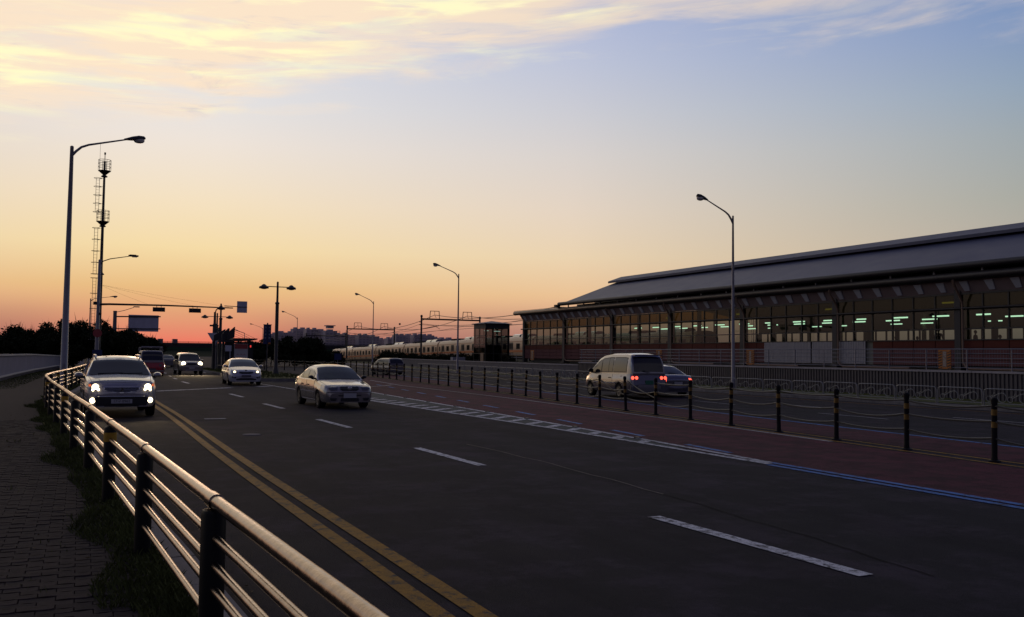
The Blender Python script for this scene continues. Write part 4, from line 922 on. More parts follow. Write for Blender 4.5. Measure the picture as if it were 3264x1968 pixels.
# ------------------------------------------------------------------ overhead line gantries and wires
GY = [(157, 56.2, 67.8, 'dark railway gantry beside the lift tower, largest of the row'), (217, 58.6, 70.6, 'dark railway gantry in front of the apartment blocks, second of the row'), (272, 61, 73, 'small distant railway gantry above the trees, third of the row')]
for i, (y, xa, xb, lb) in enumerate(GY):
    t = thing('line_gantry', lb, 'gantry', (xa, y, 1.0 - (0, .45, 1.2)[i]), 0, 'railway line gantries'); w = xb - xa
    for x in (0, w):
        p = MB().lathe(x, 0, [(.28, 0), (.2, .3), (.17, 7.6), (.24, 7.62), (.2, 7.95), (.1, 8.0)], 8).build('mast', 'darksteel', t, 40)
        for z in (6.2, 6.7): MB().box(x - .25, 0, z, .3, .12, .12).build('insulator', 'darksteel', p)
    MB().box(w / 2, 0, 7.25, w, .25, .28).build('beam', 'darksteel', t)
    for x in (w * .22, w * .78):
        fr = MB()
        for dx in (-.85, .85): fr.tube([(x + dx * 1.12, 0, 7.38), (x + dx, 0, 8.75)], .07, 5)
        fr.tube([(x - .9, 0, 8.75), (x + .9, 0, 8.75)], .06, 5).tube([(x, 0, 8.7), (x, 0, 8.05), (x - .8, 0, 7.7)], .04, 5).tube([(x, 0, 8.05), (x + .3, 0, 7.5)], .04, 5).build('insulator_frame', 'darksteel', t)
    MB().tube([(0, 0, 6.2), (2.4, 0, 6.1), (3.6, 0, 5.5)], .04, 5).tube([(0, 0, 5.4), (3.4, 0, 6.2)], .04, 5).build('cantilever', 'darksteel', t)
def wire(name, label, pts, r=.022):
    return tag(MB().tube(pts, r, 4).build(name, 'wire'), label, 'wire', 'overhead line wires')
def sag(a, b, s, n=10):
    a, b = Vector(a), Vector(b); return [a.lerp(b, k / n) - Vector((0, 0, 4 * s * (k / n) * (1 - k / n))) for k in range(n + 1)]
pts = {}
ends = [(98, 56, 68, 0), (157, 56.2, 67.8, 0), (217, 58.6, 70.6, -.45), (272, 61, 73, -1.2)]
for q, (fx, fz, s, lb) in enumerate(((.22, 9.05, 1.6, 'upper messenger wire from frame to frame above the near track'), (.78, 9.05, 1.6, 'upper messenger wire from frame to frame above the far track'), (.3, 7.1, .5, 'contact wire strung above the near track'), (.72, 7.1, .5, 'contact wire strung above the far track'), (.0, 7.4, 1.3, 'feeder wire from mast to mast beside the near track'), (.3, 6.2, .1, 'lowest taut wire above the train roof'))):
    allp = []
    for (ya, xa, xb, da), (yb, xc, xd, db) in zip(ends, ends[1:]): allp += sag((xa + (xb - xa) * fx, ya, fz + da + (.6 if ya == 98 else 0)), (xc + (xd - xc) * fx, yb, fz + db), s)
    wire('overhead_wire', lb, allp, .048 if q in (0, 1) else .03)
tag(MB().lathe(0, 0, [(.01, -.22), (.16, -.15), (.22, 0), (.16, .15), (.01, .22)], 12).build('marker_ball', 'darksteel', None, 60, loc=(57.2, 172.5, 7.75)), 'small dark marker ball on the wire beside the largest railway gantry', 'marker ball')

# ------------------------------------------------------------------ vehicles (local front towards -Y)
class Car:
    def __init__(s, label, cat, name, loc, rz, L_, W_, H_, paint, zs, zr, wf, zb, wheels, wr, roofw=.74, roofpaint=None, crown=.05, group=None):
        s.t = thing(name, label, cat, loc, rz, group)
        s.L, s.W, s.H, s.paint = L_, W_, H_, paint
        s.zs, s.zr, s.wf = interp(zs), interp(zr), interp(wf); s.zbf = zb if callable(zb) else (lambda y: zb)
        s.wheels, s.wr, s.roofw, s.crown = wheels, wr, roofw, crown; s.rp = roofpaint or paint
        s.y0, s.y1 = -L_ / 2, L_ / 2; s.c0, s.c1 = zr[0][0], zr[-1][0]; s.cache = {}
        ysn = sorted(set([round(s.y0 + k * (L_ / 90), 4) for k in range(91)] + [round(y + d, 4) for y in wheels for d in (-wr * 1.12, -wr * 1.1, wr * 1.1, wr * 1.12)]))
        rows = []
        for y in ysn:
            h = s.sec(y); rows.append([(-x, y, z) for x, z in h[::-1]] + [(x, y, z) for x, z in h[1:]])
        m = MB().grid(rows); n = len(rows[0]); m.add(rows[0], [tuple(range(n))]); m.add(rows[-1], [tuple(range(n))[::-1]])
        m.add([p for y in (0,) for p in [(-.6 * W_ / 2, s.y0 + .3, s.zbf(0) + .05)]] , [])
        s.body = m.build('body', paint, s.t, 38)
        cy = [s.c0 + (s.c1 - s.c0) * k / 70 for k in range(71)]; rows = []
        for y in cy:
            h = s.csec(y); rows.append([(-x, y, z) for x, z in h] + [(x, y, z) for x, z in h[::-1][1:]])
        m = MB().grid(rows, flip=True); n = len(rows[0]); m.add(rows[0], [tuple(range(n))[::-1]]); m.add(rows[-1], [tuple(range(n))]); m.build('roof', s.rp, s.t, 30)
        MB().box(0, 0, s.zbf(0) + .08, W_ * .8, L_ * .8, .2).build('underbody', 'trim', s.t)
        t_ = MB(); R_ = wr; prof = [(.0, -.1), (R_ * .6, -.1), (R_ * .66, -.11), (R_ * .93, -.105), (R_, -.075), (R_, .075), (R_ * .93, .105), (R_ * .66, .11), (R_ * .6, .1), (0, .1)]
        def lx(pr, n=22): 
            q = MB(); vs = [(xx, r * math.cos(2 * math.pi * j / n), r * math.sin(2 * math.pi * j / n)) for r, xx in pr for j in range(n)]; k = len(pr)
            return q.add(vs, [(i * n + j, i * n + (j + 1) % n, (i + 1) * n + (j + 1) % n, (i + 1) * n + j) for i in range(k - 1) for j in range(n)])
        tm = lx(prof).mesh('wheel', 'tyre', 40); rm_ = lx([(.0, .112), (R_ * .12, .118), (R_ * .14, .105), (R_ * .5, .085), (R_ * .6, .112), (R_ * .64, .112)])
        for k in range(5):
            a = k * 2 * math.pi / 5; c, n_ = math.cos(a), math.sin(a); q = R_ * .56
            rm_.add([(.116, c * .05 - n_ * .04, n_ * .05 + c * .04), (.116, c * .05 + n_ * .04, n_ * .05 - c * .04), (.116, c * q + n_ * .055, n_ * q - c * .055), (.116, c * q - n_ * .055, n_ * q + c * .055)], [(0, 1, 2, 3)])
        rm_ = rm_.mesh('rim', 'rim', 40)
        for y in wheels:
            for sx in (-1, 1):
                w_ = link('wheel', tm, s.t, (sx * (W_ / 2 - .125), y, R_), 0 if sx > 0 else math.pi); link('rim', rm_, w_)
    def sec(s, y):
        w = s.W / 2 * s.wf(y); zb = s.zbf(y); z0 = zb; z1 = s.zs(y)
        for yw in s.wheels:
            R_ = s.wr * 1.1; d = abs(y - yw)
            if d < R_: z0 = max(z0, s.wr + math.sqrt(R_ * R_ - d * d))
        dz = z1 - zb; p = [(0, z0), (w * .93, z0), (w * .975, max(z0 + .002, zb + .07)), (w * .995, max(z0 + .004, zb + .3 * dz)), (w, max(z0 + .006, zb + .55 * dz)), (w * .985, max(z0 + .008, zb + .74 * dz)), (w * .972, max(z0 + .01, zb + .78 * dz)), (w * .945, max(z0 + .012, z1 - .035)), (w * .89, max(z0 + .014, z1)), (w * .5, max(z0 + .016, z1 + s.crown * .75)), (0, max(z0 + .018, z1 + s.crown))]
        return p
    def xat(s, y, z):
        h = s.sec(y)[1:9]; return float(np.interp(z, [q[1] for q in h], [q[0] for q in h]))
    def csec(s, y):
        zb = s.zs(y) - .03; z1 = s.zr(y); wb = s.W / 2 * s.wf(y) * .925; k = max(0., min(1., (z1 - zb) / (s.H - zb))); wr = wb + (s.W / 2 * s.roofw - wb) * k ** 1.1
        b = .018 * k
        return [(wb, zb), (wb + (wr - wb) * .35 + b, zb + (z1 - zb) * .35), (wb + (wr - wb) * .7 + b, zb + (z1 - zb) * .7), (wr, z1 - .075 * k), (wr * .965, z1 - .028 * k), (wr * .86, z1 - .004), (wr * .45, z1 + .022 * k), (0, z1 + .03 * k)]
    def fy(s, x, z, rear=False):
        key = (round(abs(x), 3), round(z, 3), rear)
        if key in s.cache: return s.cache[key]
        r = None
        for k in range(140):
            y = (s.y1 - k * .012) if rear else (s.y0 + k * .012)
            h = s.sec(y); zt = float(np.interp(abs(x), [h[i][0] for i in (10, 9, 8, 7)], [h[i][1] for i in (10, 9, 8, 7)]))
            if s.zbf(y) <= z <= zt and abs(x) <= s.xat(y, z): r = y; break
        if r is None: r = (s.y1 - .9) if rear else (s.y0 + .9)
        s.cache[key] = r; return r
    def patch(s, name, poly, m, off=.012, rear=False, parent=None, mirror=False, deep=.05):
        out = None
        for sg in ((1, -1) if mirror else (1,)):
            P = []; n = len(poly)
            for i in range(n):
                a, b = poly[i], poly[(i + 1) % n]
                for k in range(4): P.append((sg * (a[0] + (b[0] - a[0]) * k / 4), a[1] + (b[1] - a[1]) * k / 4))
            cx = sum(p[0] for p in P) / len(P); cz = sum(p[1] for p in P) / len(P); d = 1 if rear else -1; vs = []; rings = (0, .5, 1)
            for t in rings:
                for x, z in P:
                    X, Z = cx + (x - cx) * t, cz + (z - cz) * t; vs.append((X, s.fy(X, Z, rear) + d * off * (1 if t < 1 else .7), Z))
            for x, z in P: vs.append((x, s.fy(x, z, rear) - d * deep, z))
            k = len(P); fs = [(r * k + j, r * k + (j + 1) % k, (r + 1) * k + (j + 1) % k, (r + 1) * k + j) for r in range(3) for j in range(k)]
            if (sg > 0) == rear: fs = [q[::-1] for q in fs]
            o = MB().add(vs, fs).build(name, m, parent or s.t, 40); out = out or o
        return out
    def top_glass(s, name, ya, yb, u=.9, m='carglass', n=10, back=False):
        rows = []
        for i in range(n + 1):
            y = ya + (yb - ya) * i / n; h = s.csec(y); sl = (s.zr(y + .02) - s.zr(y - .02)) / .04; nn = Vector((0, -sl, 1)).normalized() * .01
            rows.append([(h[3][0] * u * k / 6, y + nn.y, float(np.interp(abs(h[3][0] * u * k / 6), [h[q][0] for q in (7, 6, 5, 4, 3)], [h[q][1] for q in (7, 6, 5, 4, 3)])) + nn.z) for k in range(-6, 7)])
        return MB().grid(rows, flip=True).build(name, m, s.t, 60)
    def seam(s, pts, r=.006):
        out = []
        for x, y in pts:
            h = s.sec(y); out.append((x, y, float(np.interp(abs(x), [h[q][0] for q in (10, 9, 8, 7)], [h[q][1] for q in (10, 9, 8, 7)])) + .001))
        MB().tube(out, r, 5).build('shut_line', 'trim', s.t)
    def bonnet(s, y0, y1, x0, x1):
        for sg in (1, -1): s.seam([(sg * (x0 + (x1 - x0) * k / 8), y0 + (y1 - y0) * k / 8) for k in range(9)])
        s.seam([(x0 * (k / 6 - 1), y0 - .05 * (1 - (k / 6 - 1) ** 2)) for k in range(13)])
    def side_glass(s, ya, yb, va=.14, vb=.86, m='carglass', n=8, sides=(1, -1), name='side_window', off=.009):
        if off > .008: s.side_glass(ya - .035, yb + .035, va - .045, min(.97, vb + .05), 'trim', n, sides, 'window_frame', .005)
        for sg in sides:
            rows = []
            for i in range(n + 1):
                y = ya + (yb - ya) * i / n; h = s.csec(y); r = []
                for k in range(5):
                    v = va + (vb - va) * k / 4; zz = h[0][1] + (h[3][1] - h[0][1]) * v; xx = float(np.interp(zz, [h[q][1] for q in range(4)], [h[q][0] for q in range(4)])) if h[3][1] > h[0][1] + .01 else h[0][0]
                    r.append((sg * (xx + off), y, zz))
                rows.append(r)
            MB().grid(rows, flip=sg > 0).build(name, m, s.t, 60)
    def door(s, ya, yb, z0, top=.05, handle=True, sides=(1, -1)):
        for sg in sides:
            rows = []
            for i in range(9):
                y = ya + (yb - ya) * i / 8; zt = s.zs(y) - top; r = []
                for k in range(7):
                    z = z0 + (zt - z0) * k / 6; r.append((sg * (s.xat(y, z) + .006), y, z))
                rows.append([(sg * (s.xat(y, z0) - .02), y, z0)] + r + [(sg * (s.xat(y, zt) - .02), y, zt)])
            e = lambda row, dy: [(p[0] - sg * .026, p[1] + dy, p[2]) for p in row]
            rows = [e(rows[0], 0)] + rows + [e(rows[-1], 0)]
            d = MB().grid(rows, flip=sg > 0).build('door', s.paint, s.t, 35)
            if handle:
                y = yb - .22; z = s.zs(y) - .2; MB().box(sg * (s.xat(y, z) + .02), y, z, .03, .18, .035).build('handle', 'trim', d)
    def mirror(s, y, z, x, m, w=.2, h=.15, arm='trim'):
        for sg in (1, -1):
            q = MB(); rows = []
            for i, (k, dy) in enumerate(((.3, -.09), (.8, -.07), (1, 0), (.95, .05), (.9, .055))):
                rows.append([(sg * (x + w * .55) + w * .55 * k * math.cos(a), y + dy, z + h * .5 * k * math.sin(a) * (1 if math.sin(a) > 0 else .75)) for a in [j * math.pi / 6 for j in range(13)]])
            q.grid(rows); q.add(rows[0][:-1], [tuple(range(12))[::-1]]); q = q.build('wing_mirror', m, s.t, 50)
            MB().add([(p[0], p[1] + .002, p[2]) for p in rows[-1][:-1]], [tuple(range(12))]).build('mirror_glass', 'carglass', q)
            MB().box(sg * x, y, z - h * .36, .16, .06, .06).build('mirror_arm', arm, q)
    def trim_line(s, z, ya, yb, m, r=.016, sides=(1, -1)):
        for sg in sides:
            MB().tube([(sg * (s.xat(y, z) + .004), y, z) for y in [ya + (yb - ya) * k / 12 for k in range(13)]], r, 6).build('side_trim', m, s.t, 60)
    def plate(s, z, body, rear=False, w=.5, h=.11, m='plate', off=.03, size=.09):
        y = min(s.fy(x, z) for x in (0, .2)) - off if not rear else max(s.fy(x, z, True) for x in (0, .2)) + off
        p = MB().box(0, y, z, w, .02, h).build('number_plate', m, s.t)
        if body: text('lettering', body, size, p, (0, y + (.012 if rear else -.012), z), (R(90), 0, math.pi if rear else 0), 'plateink')
        return p

# white sport utility vehicle with bright headlamps
c = Car('white sport utility car with blazing headlamps and fog lamps beside the guard rail', 'car', 'suv', (1.0, 28.8, 0), R(1.5), 4.41, 1.83, 1.63, 'pw_pearl',
        [(-2.2, .62), (-2.17, .78), (-2.1, .88), (-1.98, .96), (-1.7, 1.02), (-1.1, 1.1), (-.6, 1.12), (1.2, 1.13), (1.9, 1.14), (2.15, 1.05), (2.2, .9)],
        [(-1.12, 1.08), (-.7, 1.32), (-.38, 1.51), (-.1, 1.59), (.4, 1.63), (1.2, 1.62), (1.7, 1.54), (1.95, 1.38), (2.14, 1.1)],
        [(-2.2, .74), (-2.14, .83), (-2.0, .92), (-1.75, .98), (-1.3, 1), (1.6, 1), (2.0, .96), (2.2, .86)], .3, (-1.36, 1.29), .35, .7)
c.top_glass('windshield', -1.03, -.34, .95); c.top_glass('rear_window', 1.78, 2.08, .85)
for a, b in ((-.5, .18), (.25, 1.0), (1.06, 1.6)): c.side_glass(a, b)
c.door(-.85, .18, .48); c.door(.24, 1.0, .48)
c.patch('grille', [(-.44, .84), (.44, .84), (.46, .76), (.3, .69), (0, .665), (-.3, .69), (-.46, .76)], 'chrome', .012)
g = c.patch('grille_mesh', [(-.415, .825), (.415, .825), (.43, .765), (.29, .71), (0, .688), (-.29, .71), (-.43, .765)], 'trim', .02)
for k in range(7):
    z = .7 + k * .02; xx = .3 + .12 * min(1, k / 3); MB().tube([(x_, c.fy(x_, z) - .024, z) for x_ in (-xx, -.15, 0, .15, xx)], .004, 4).build('grille_bar', 'chrome', g)
y = c.fy(0, .76) - .035; MB().tube([(0, y, .76), (0, y - .01, .76)], .055, 16).build('emblem', 'chrome', c.t); MB().tube([(0, y - .011, .76), (0, y - .014, .76)], .042, 16).build('emblem', 'trim', c.t)
MB().tube([(-.035, y - .018, .76), (-.01, y - .018, .785), (.01, y - .018, .735), (.035, y - .018, .76)], .008, 5).build('emblem', 'chrome', c.t)
c.patch('headlamp', [(.55, .85), (.62, .93), (.78, .945), (.84, .9), (.83, .8), (.72, .735), (.57, .74)], 'lamphouse', .014, mirror=True)
for sg in (1, -1):
    for x_, z_, r_, mt in ((.65, .83, .088, 'headglow'), (.71, .755, .035, 'headglow'), (.58, .765, .035, 'headglow'), (.785, .875, .04, 'indicator')):
        yy_ = c.fy(sg * x_, z_); MB().lathe(0, 0, [(r_ * 1.0, 0), (r_ * .9, .03), (r_ * .5, .05), (.005, .055)], 14).build('bulb', mt, c.t, 60, loc=(sg * x_, yy_ - .0, z_)).rotation_euler = (R(90), 0, 0)
    z_ = .475; x_ = .71; yy_ = c.fy(sg * x_, z_) - .005; f_ = MB().lathe(0, 0, [(.075, 0), (.07, .03), (.005, .045)], 14).build('fog_lamp', 'headglow', c.t, 60, loc=(sg * x_, yy_, z_)); f_.rotation_euler = (R(90), 0, 0)
c.patch('lower_bumper', [(-.84, .44), (-.62, .53), (.62, .53), (.84, .44), (.84, .31), (-.84, .31)], 'trim', .01); c.patch('lower_intake', [(-.6, .56), (.6, .56), (.66, .5), (.62, .33), (-.62, .33), (-.66, .5)], 'trim', .014)
c.patch('bumper_trim', [(-.82, .46), (-.6, .56), (-.6, .53), (-.78, .42)], 'trim', .016); c.patch('bumper_trim', [(.82, .46), (.6, .56), (.6, .53), (.78, .42)], 'trim', .016)
MB().tube([(x_, c.fy(x_, .575) - .016, .575) for x_ in [-.6 + .1 * k for k in range(13)]], .014, 6).build('chrome_strip', 'chrome', c.t, 60)
c.bonnet(-1.95, -1.12, .74, .8); c.seam([(-.86 + .1433 * k, -2.02 - .05 * (1 - abs(k - 6) / 6)) for k in range(13)], .004)
c.plate(.45, '17구 8962', w=.52, h=.11, off=.045, size=.1); c.mirror(-.72, 1.12, .9, 'pw_pearl', .22, .17)
for sg in (1, -1): MB().tube([(sg * .58, -.2, 1.58), (sg * .58, -.12, 1.65), (sg * .59, .1, 1.675), (sg * .59, 1.3, 1.67), (sg * .58, 1.5, 1.64), (sg * .58, 1.6, 1.57)], .022, 6).build('roof_rail', 'chrome', c.t, 60)
MB().tube([(-.55, -1.0, 1.17), (.1, -.97, 1.185)], .012, 5).tube([(-.02, -1.02, 1.165), (.6, -.97, 1.18)], .012, 5).build('wiper', 'trim', c.t)
def beam(sg, en):
    ld = bpy.data.lights.new('headlamp_beam', 'SPOT'); ld.energy = en; ld.spot_size = R(70); ld.spot_blend = .8; ld.color = (1, .74, .42); ld.shadow_soft_size = .06
    lo = bpy.data.objects.new('headlamp_beam', ld); C.objects.link(lo); lo.parent = c.t; lo.location = (sg, -2.4, .8); lo.rotation_euler = (R(-84), 0, R(180)); lo.rotation_euler = Vector((0.02, -1, -.16)).to_track_quat('-Z', 'Y').to_euler()

beam(.66, 45); beam(-.66, 45)
# beige saloon crossing
SED = dict(zs=[(-2.2, .5), (-2.18, .62), (-2.1, .7), (-1.9, .76), (-1.0, .9), (-.8, .93), (1.2, .95), (1.5, .97), (2.0, .95), (2.15, .86), (2.2, .7)],
           zr=[(-1.05, .9), (-.6, 1.15), (-.28, 1.31), (0, 1.375), (.45, 1.39), (.85, 1.34), (1.25, 1.15), (1.62, .96)],
           wf=[(-2.2, .78), (-2.12, .88), (-1.95, .96), (-1.6, 1), (1.6, 1), (2.0, .95), (2.2, .84)])
c = Car('beige saloon car with unlit headlamps crossing the middle of the road', 'car', 'saloon_car', (7.9, 31.1, 0), R(1), 4.4, 1.69, 1.39, 'pw_beige', SED['zs'], SED['zr'], SED['wf'], .22, (-1.32, 1.28), .3, .7, crown=.035)
c.top_glass('windshield', -.98, -.24, .94); c.top_glass('rear_window', .92, 1.52, .88)
for a, b in ((-.55, .2), (.25, .92), (.96, 1.2)): c.side_glass(a, b, .13, .84)
c.door(-.82, .2, .36); c.door(.25, 1.0, .36)
c.patch('grille', [(-.3, .73), (.3, .73), (.31, .65), (.24, .6), (-.24, .6), (-.31, .65)], 'trim', .016)
y = c.fy(0, .67) - .03; MB().lathe(0, 0, [(.07, 0), (.05, .012), (.01, .014)], 16).build('emblem', 'chrome', c.t, loc=(0, y + .01, .67)).rotation_euler = (R(90), 0, 0)
c.patch('headlamp', [(.38, .72), (.62, .735), (.76, .71), (.765, .62), (.42, .6)], 'headoff', .012, mirror=True)
c.patch('lower_intake', [(-.3, .36), (.3, .36), (.3, .25), (-.3, .25)], 'trim', .014); c.patch('fog_recess', [(.42, .36), (.66, .37), (.66, .28), (.46, .27)], 'trim', .012, mirror=True)
c.patch('bumper_slot', [(.2, .46), (.38, .46), (.38, .42), (.2, .42)], 'trim', .012, mirror=True)
MB().tube([(x_, c.fy(x_, .545) - .012, .545) for x_ in [-.74 + .1233 * k for k in range(13)]], .016, 6).build('bumper_strip', 'pw_gold', c.t, 60)
c.bonnet(-1.98, -.95, .7, .74); c.plate(.44, '', w=.42, h=.15, m='plate'); c.mirror(-.75, 1.0, .82, 'trim', .17, .13); c.trim_line(.52, -.9, .92, 'coping'); c.trim_line(.26, -.9, .85, 'coping', .014)
MB().tube([(-.5, -.92, .975), (.35, -.9, .985)], .012, 5).tube([(-.05, -.93, .97), (.62, -.88, .975)], .012, 5).build('wiper', 'trim', c.t)
c.patch('tail_lamp', [(.5, .84), (.78, .82), (.78, .72), (.5, .72)], 'taildim', .012, True, mirror=True)

# white compact with dim headlamps
c = Car('white compact saloon with dim headlamps waiting before the bus shelter', 'car', 'compact_car', (8.25, 52.9, 0), R(-2), 4.55, 1.78, 1.44, 'pw_white',
        [(-2.27, .5), (-2.24, .64), (-2.14, .74), (-1.95, .82), (-1.2, .98), (-.9, 1.0), (1.3, 1.02), (1.9, 1.05), (2.2, .98), (2.27, .8)],
        [(-1.3, .96), (-.7, 1.24), (-.35, 1.37), (0, 1.43), (.4, 1.44), (.9, 1.38), (1.4, 1.2), (1.9, 1.04)],
        [(-2.27, .72), (-2.18, .84), (-2.0, .93), (-1.65, .99), (1.6, 1), (2.0, .95), (2.27, .82)], .22, (-1.36, 1.32), .31, .68, crown=.04)
c.top_glass('windshield', -1.2, -.32, .94); c.top_glass('rear_window', 1.0, 1.75, .88)
for a, b in ((-.72, .12), (.18, .95), (1.0, 1.35)): c.side_glass(a, b, .14, .84)
c.door(-.9, .14, .36); c.door(.2, 1.05, .36)
c.patch('grille', [(-.36, .76), (0, .745), (.36, .76), (.38, .68), (.2, .63), (-.2, .63), (-.38, .68)], 'trim', .016)
MB().lathe(0, 0, [(.06, 0), (.04, .012), (.01, .014)], 14).build('emblem', 'trim', c.t, loc=(0, c.fy(0, .8) - .01, .8)).rotation_euler = (R(90), 0, 0)
c.patch('headlamp', [(.44, .76), (.6, .84), (.78, .87), (.8, .78), (.68, .68), (.5, .66)], 'lamphouse', .012, mirror=True)
for sg in (1, -1): MB().lathe(0, 0, [(.075, 0), (.06, .03), (.005, .04)], 12).build('bulb', 'headdim', c.t, 60, loc=(sg * .6, c.fy(sg * .6, .73) - .005, .73)).rotation_euler = (R(90), 0, 0)
c.patch('lower_intake', [(-.55, .36), (-.3, .41), (.3, .41), (.55, .36), (.5, .29), (-.5, .29)], 'trim', .014); c.patch('fog_recess', [(.5, .46), (.74, .5), (.76, .42), (.58, .38)], 'trim', .012, mirror=True)
c.bonnet(-2.0, -1.15, .7, .78); c.plate(.52, '', w=.5, h=.11, m='pw_silver'); c.mirror(-.82, 1.04, .86, 'pw_white', .19, .14)

# second beige utility car, headlamps on
c = Car('beige utility car with dazzling headlamps driving behind the stop line', 'car', 'suv', (7.85, 77.0, 0), R(2), 4.5, 1.84, 1.66, 'pw_gold',
        [(-2.25, .62), (-2.22, .8), (-2.12, .92), (-1.9, .99), (-1.1, 1.08), (1.9, 1.12), (2.2, 1.0), (2.25, .85)],
        [(-1.15, 1.06), (-.7, 1.38), (-.45, 1.58), (-.1, 1.67), (1.5, 1.68), (1.9, 1.5), (2.18, 1.1)],
        [(-2.25, .78), (-2.15, .88), (-1.9, .97), (-1.5, 1), (1.8, 1), (2.25, .88)], .3, (-1.4, 1.3), .36, .72)
c.top_glass('windshield', -1.06, -.42, .94); c.top_glass('rear_window', 1.7, 2.1, .85)
for a, b in ((-.5, .25), (.3, 1.05), (1.1, 1.6)): c.side_glass(a, b)
c.patch('grille', [(-.35, .92), (.35, .92), (.35, .74), (-.35, .74)], 'trim', .016); c.patch('bumper', [(-.78, .66), (.78, .66), (.8, .4), (-.8, .4)], 'pw_grey', .02); c.patch('skid_plate', [(-.5, .4), (.5, .4), (.45, .31), (-.45, .31)], 'coping', .02)
for sg in (1, -1):
    MB().lathe(0, 0, [(.17, 0), (.15, .03), (.005, .05)], 14).build('headlamp', 'headglow', c.t, 60, loc=(sg * .62, c.fy(sg * .62, .86) - .01, .86)).rotation_euler = (R(90), 0, 0)
c.plate(.53, '', w=.4, h=.13); c.mirror(-.75, 1.12, .9, 'pw_gold', .2, .17)
beam(.66, 320); beam(-.66, 320)

# red van, seen from behind
c = Car('red and pale van with a roof rack standing behind the white sport utility car', 'van', 'van', (4.7, 72.0, 0), R(180), 4.6, 1.72, 1.86, 'pw_red',
        [(-2.3, .5), (-2.28, .9), (-2.2, 1.0), (2.2, 1.02), (2.28, 1.0), (2.3, .6)], [(-2.2, 1.0), (-1.95, 1.47), (-1.7, 1.74), (-1.3, 1.84), (1.9, 1.84), (2.05, 1.78), (2.16, 1.56), (2.25, 1.0)],
        [(-2.3, .88), (-2.1, .97), (-1.8, 1), (2.1, 1), (2.3, .95)], .26, (-1.45, 1.3), .33, .8, 'pw_grey')
c.top_glass('rear_window', 2.075, 2.225, .9); c.top_glass('windshield', -2.15, -1.75, .92)
for a, b in ((-1.8, -.9), (-.8, .5), (.6, 1.85)): c.side_glass(a, b)
MB().tube([(x_, c.fy(x_, .99, True) + .03, 1.02) for x_ in (-.8, -.4, 0, .4, .8)], .022, 6).build('waist_strip', 'coping', c.t)
c.patch('bumper', [(-.8, .45), (.8, .45), (.8, .3), (-.8, .3)], 'pw_grey', .03, True); c.plate(.52, '', True, m='pw_silver'); c.patch('tail_lamp', [(.66, .7), (.8, .7), (.8, .5), (.66, .5)], 'taildim', .015, True, mirror=True)
MB().lathe(0, 0, [(.09, 0), (.08, .01), (.01, .012)], 14).build('emblem', 'pw_grey', c.t, loc=(-.55, c.fy(.55, .8, True) + .01, .8)).rotation_euler = (R(-90), 0, 0)
rk = MB()
for y in (-1.2, -.3, .6, 1.5): rk.tube([(-.75, y, 1.84), (-.72, y, 2.05), (.72, y, 2.05), (.75, y, 1.84)], .022, 5)
for x_ in (-.72, 0, .72): rk.tube([(x_, -1.2, 2.06), (x_, 1.6, 2.06)], .022, 5)
rk.tube([(-.72, 1.6, 2.12), (.72, 1.6, 2.12)], .03, 5).build('roof_rack', 'coping', c.t)

# silver people carrier with brake lights, seen from behind
c = Car('silver people carrier with glowing brake lights behind the median rope fence', 'van', 'people_carrier', (22.0, 34.7, 0), R(180 - 4.5), 4.75, 1.82, 1.93, 'pw_silver',
        [(-2.37, .55), (-2.33, .74), (-2.2, .85), (-1.7, 1.0), (-1.4, 1.06), (2.2, 1.1), (2.32, 1.06), (2.37, .6)],
        [(-1.75, 1.02), (-1.2, 1.42), (-.8, 1.72), (-.4, 1.85), (.3, 1.92), (1.6, 1.93), (2.0, 1.88), (2.12, 1.8), (2.24, 1.5), (2.33, 1.1)],
        [(-2.37, .74), (-2.25, .86), (-2.0, .95), (-1.6, 1), (2.0, 1), (2.25, .97), (2.37, .9)], .27, (-1.5, 1.3), .33, .76)
c.top_glass('rear_window', 2.13, 2.315, .9); c.top_glass('windshield', -1.65, -.84, .93)
c.side_glass(-1.35, -.5, .1, .84); c.side_glass(-.42, .2, .12, .86); c.side_glass(.235, .6, .12, .86); c.side_glass(.72, 1.85, .12, .86)
c.door(-1.15, -.45, .42); c.door(-.38, .66, .42)
c.patch('tail_lamp', [(.5, .98), (.88, .98), (.88, .84), (.55, .83)], 'taildim', .014, True, mirror=True)
for sg in (1, -1):
    for x_ in (.6, .78): MB().lathe(0, 0, [(.075, 0), (.07, .02), (.005, .03)], 14).build('brake_light', 'tailglow', c.t, 60, loc=(sg * x_, c.fy(sg * x_, .91, True) + .01, .91)).rotation_euler = (R(-90), 0, 0)
c.patch('bumper', [(-.86, .62), (.86, .62), (.86, .32), (-.86, .32)], 'pw_grey', .03, True); c.plate(.72, '', True, w=.38, h=.17, m='plategreen'); c.trim_line(.66, -1.1, .95, 'coping', .02)
MB().box(0, 2.2, 1.87, 1.3, .16, .05).build('spoiler', 'pw_silver', c.t); MB().tube([(0, 2.39, 1.13), (.3, 2.36, 1.22)], .014, 5).build('wiper', 'trim', c.t); c.mirror(-1.2, 1.16, .9, 'trim', .22, .22)

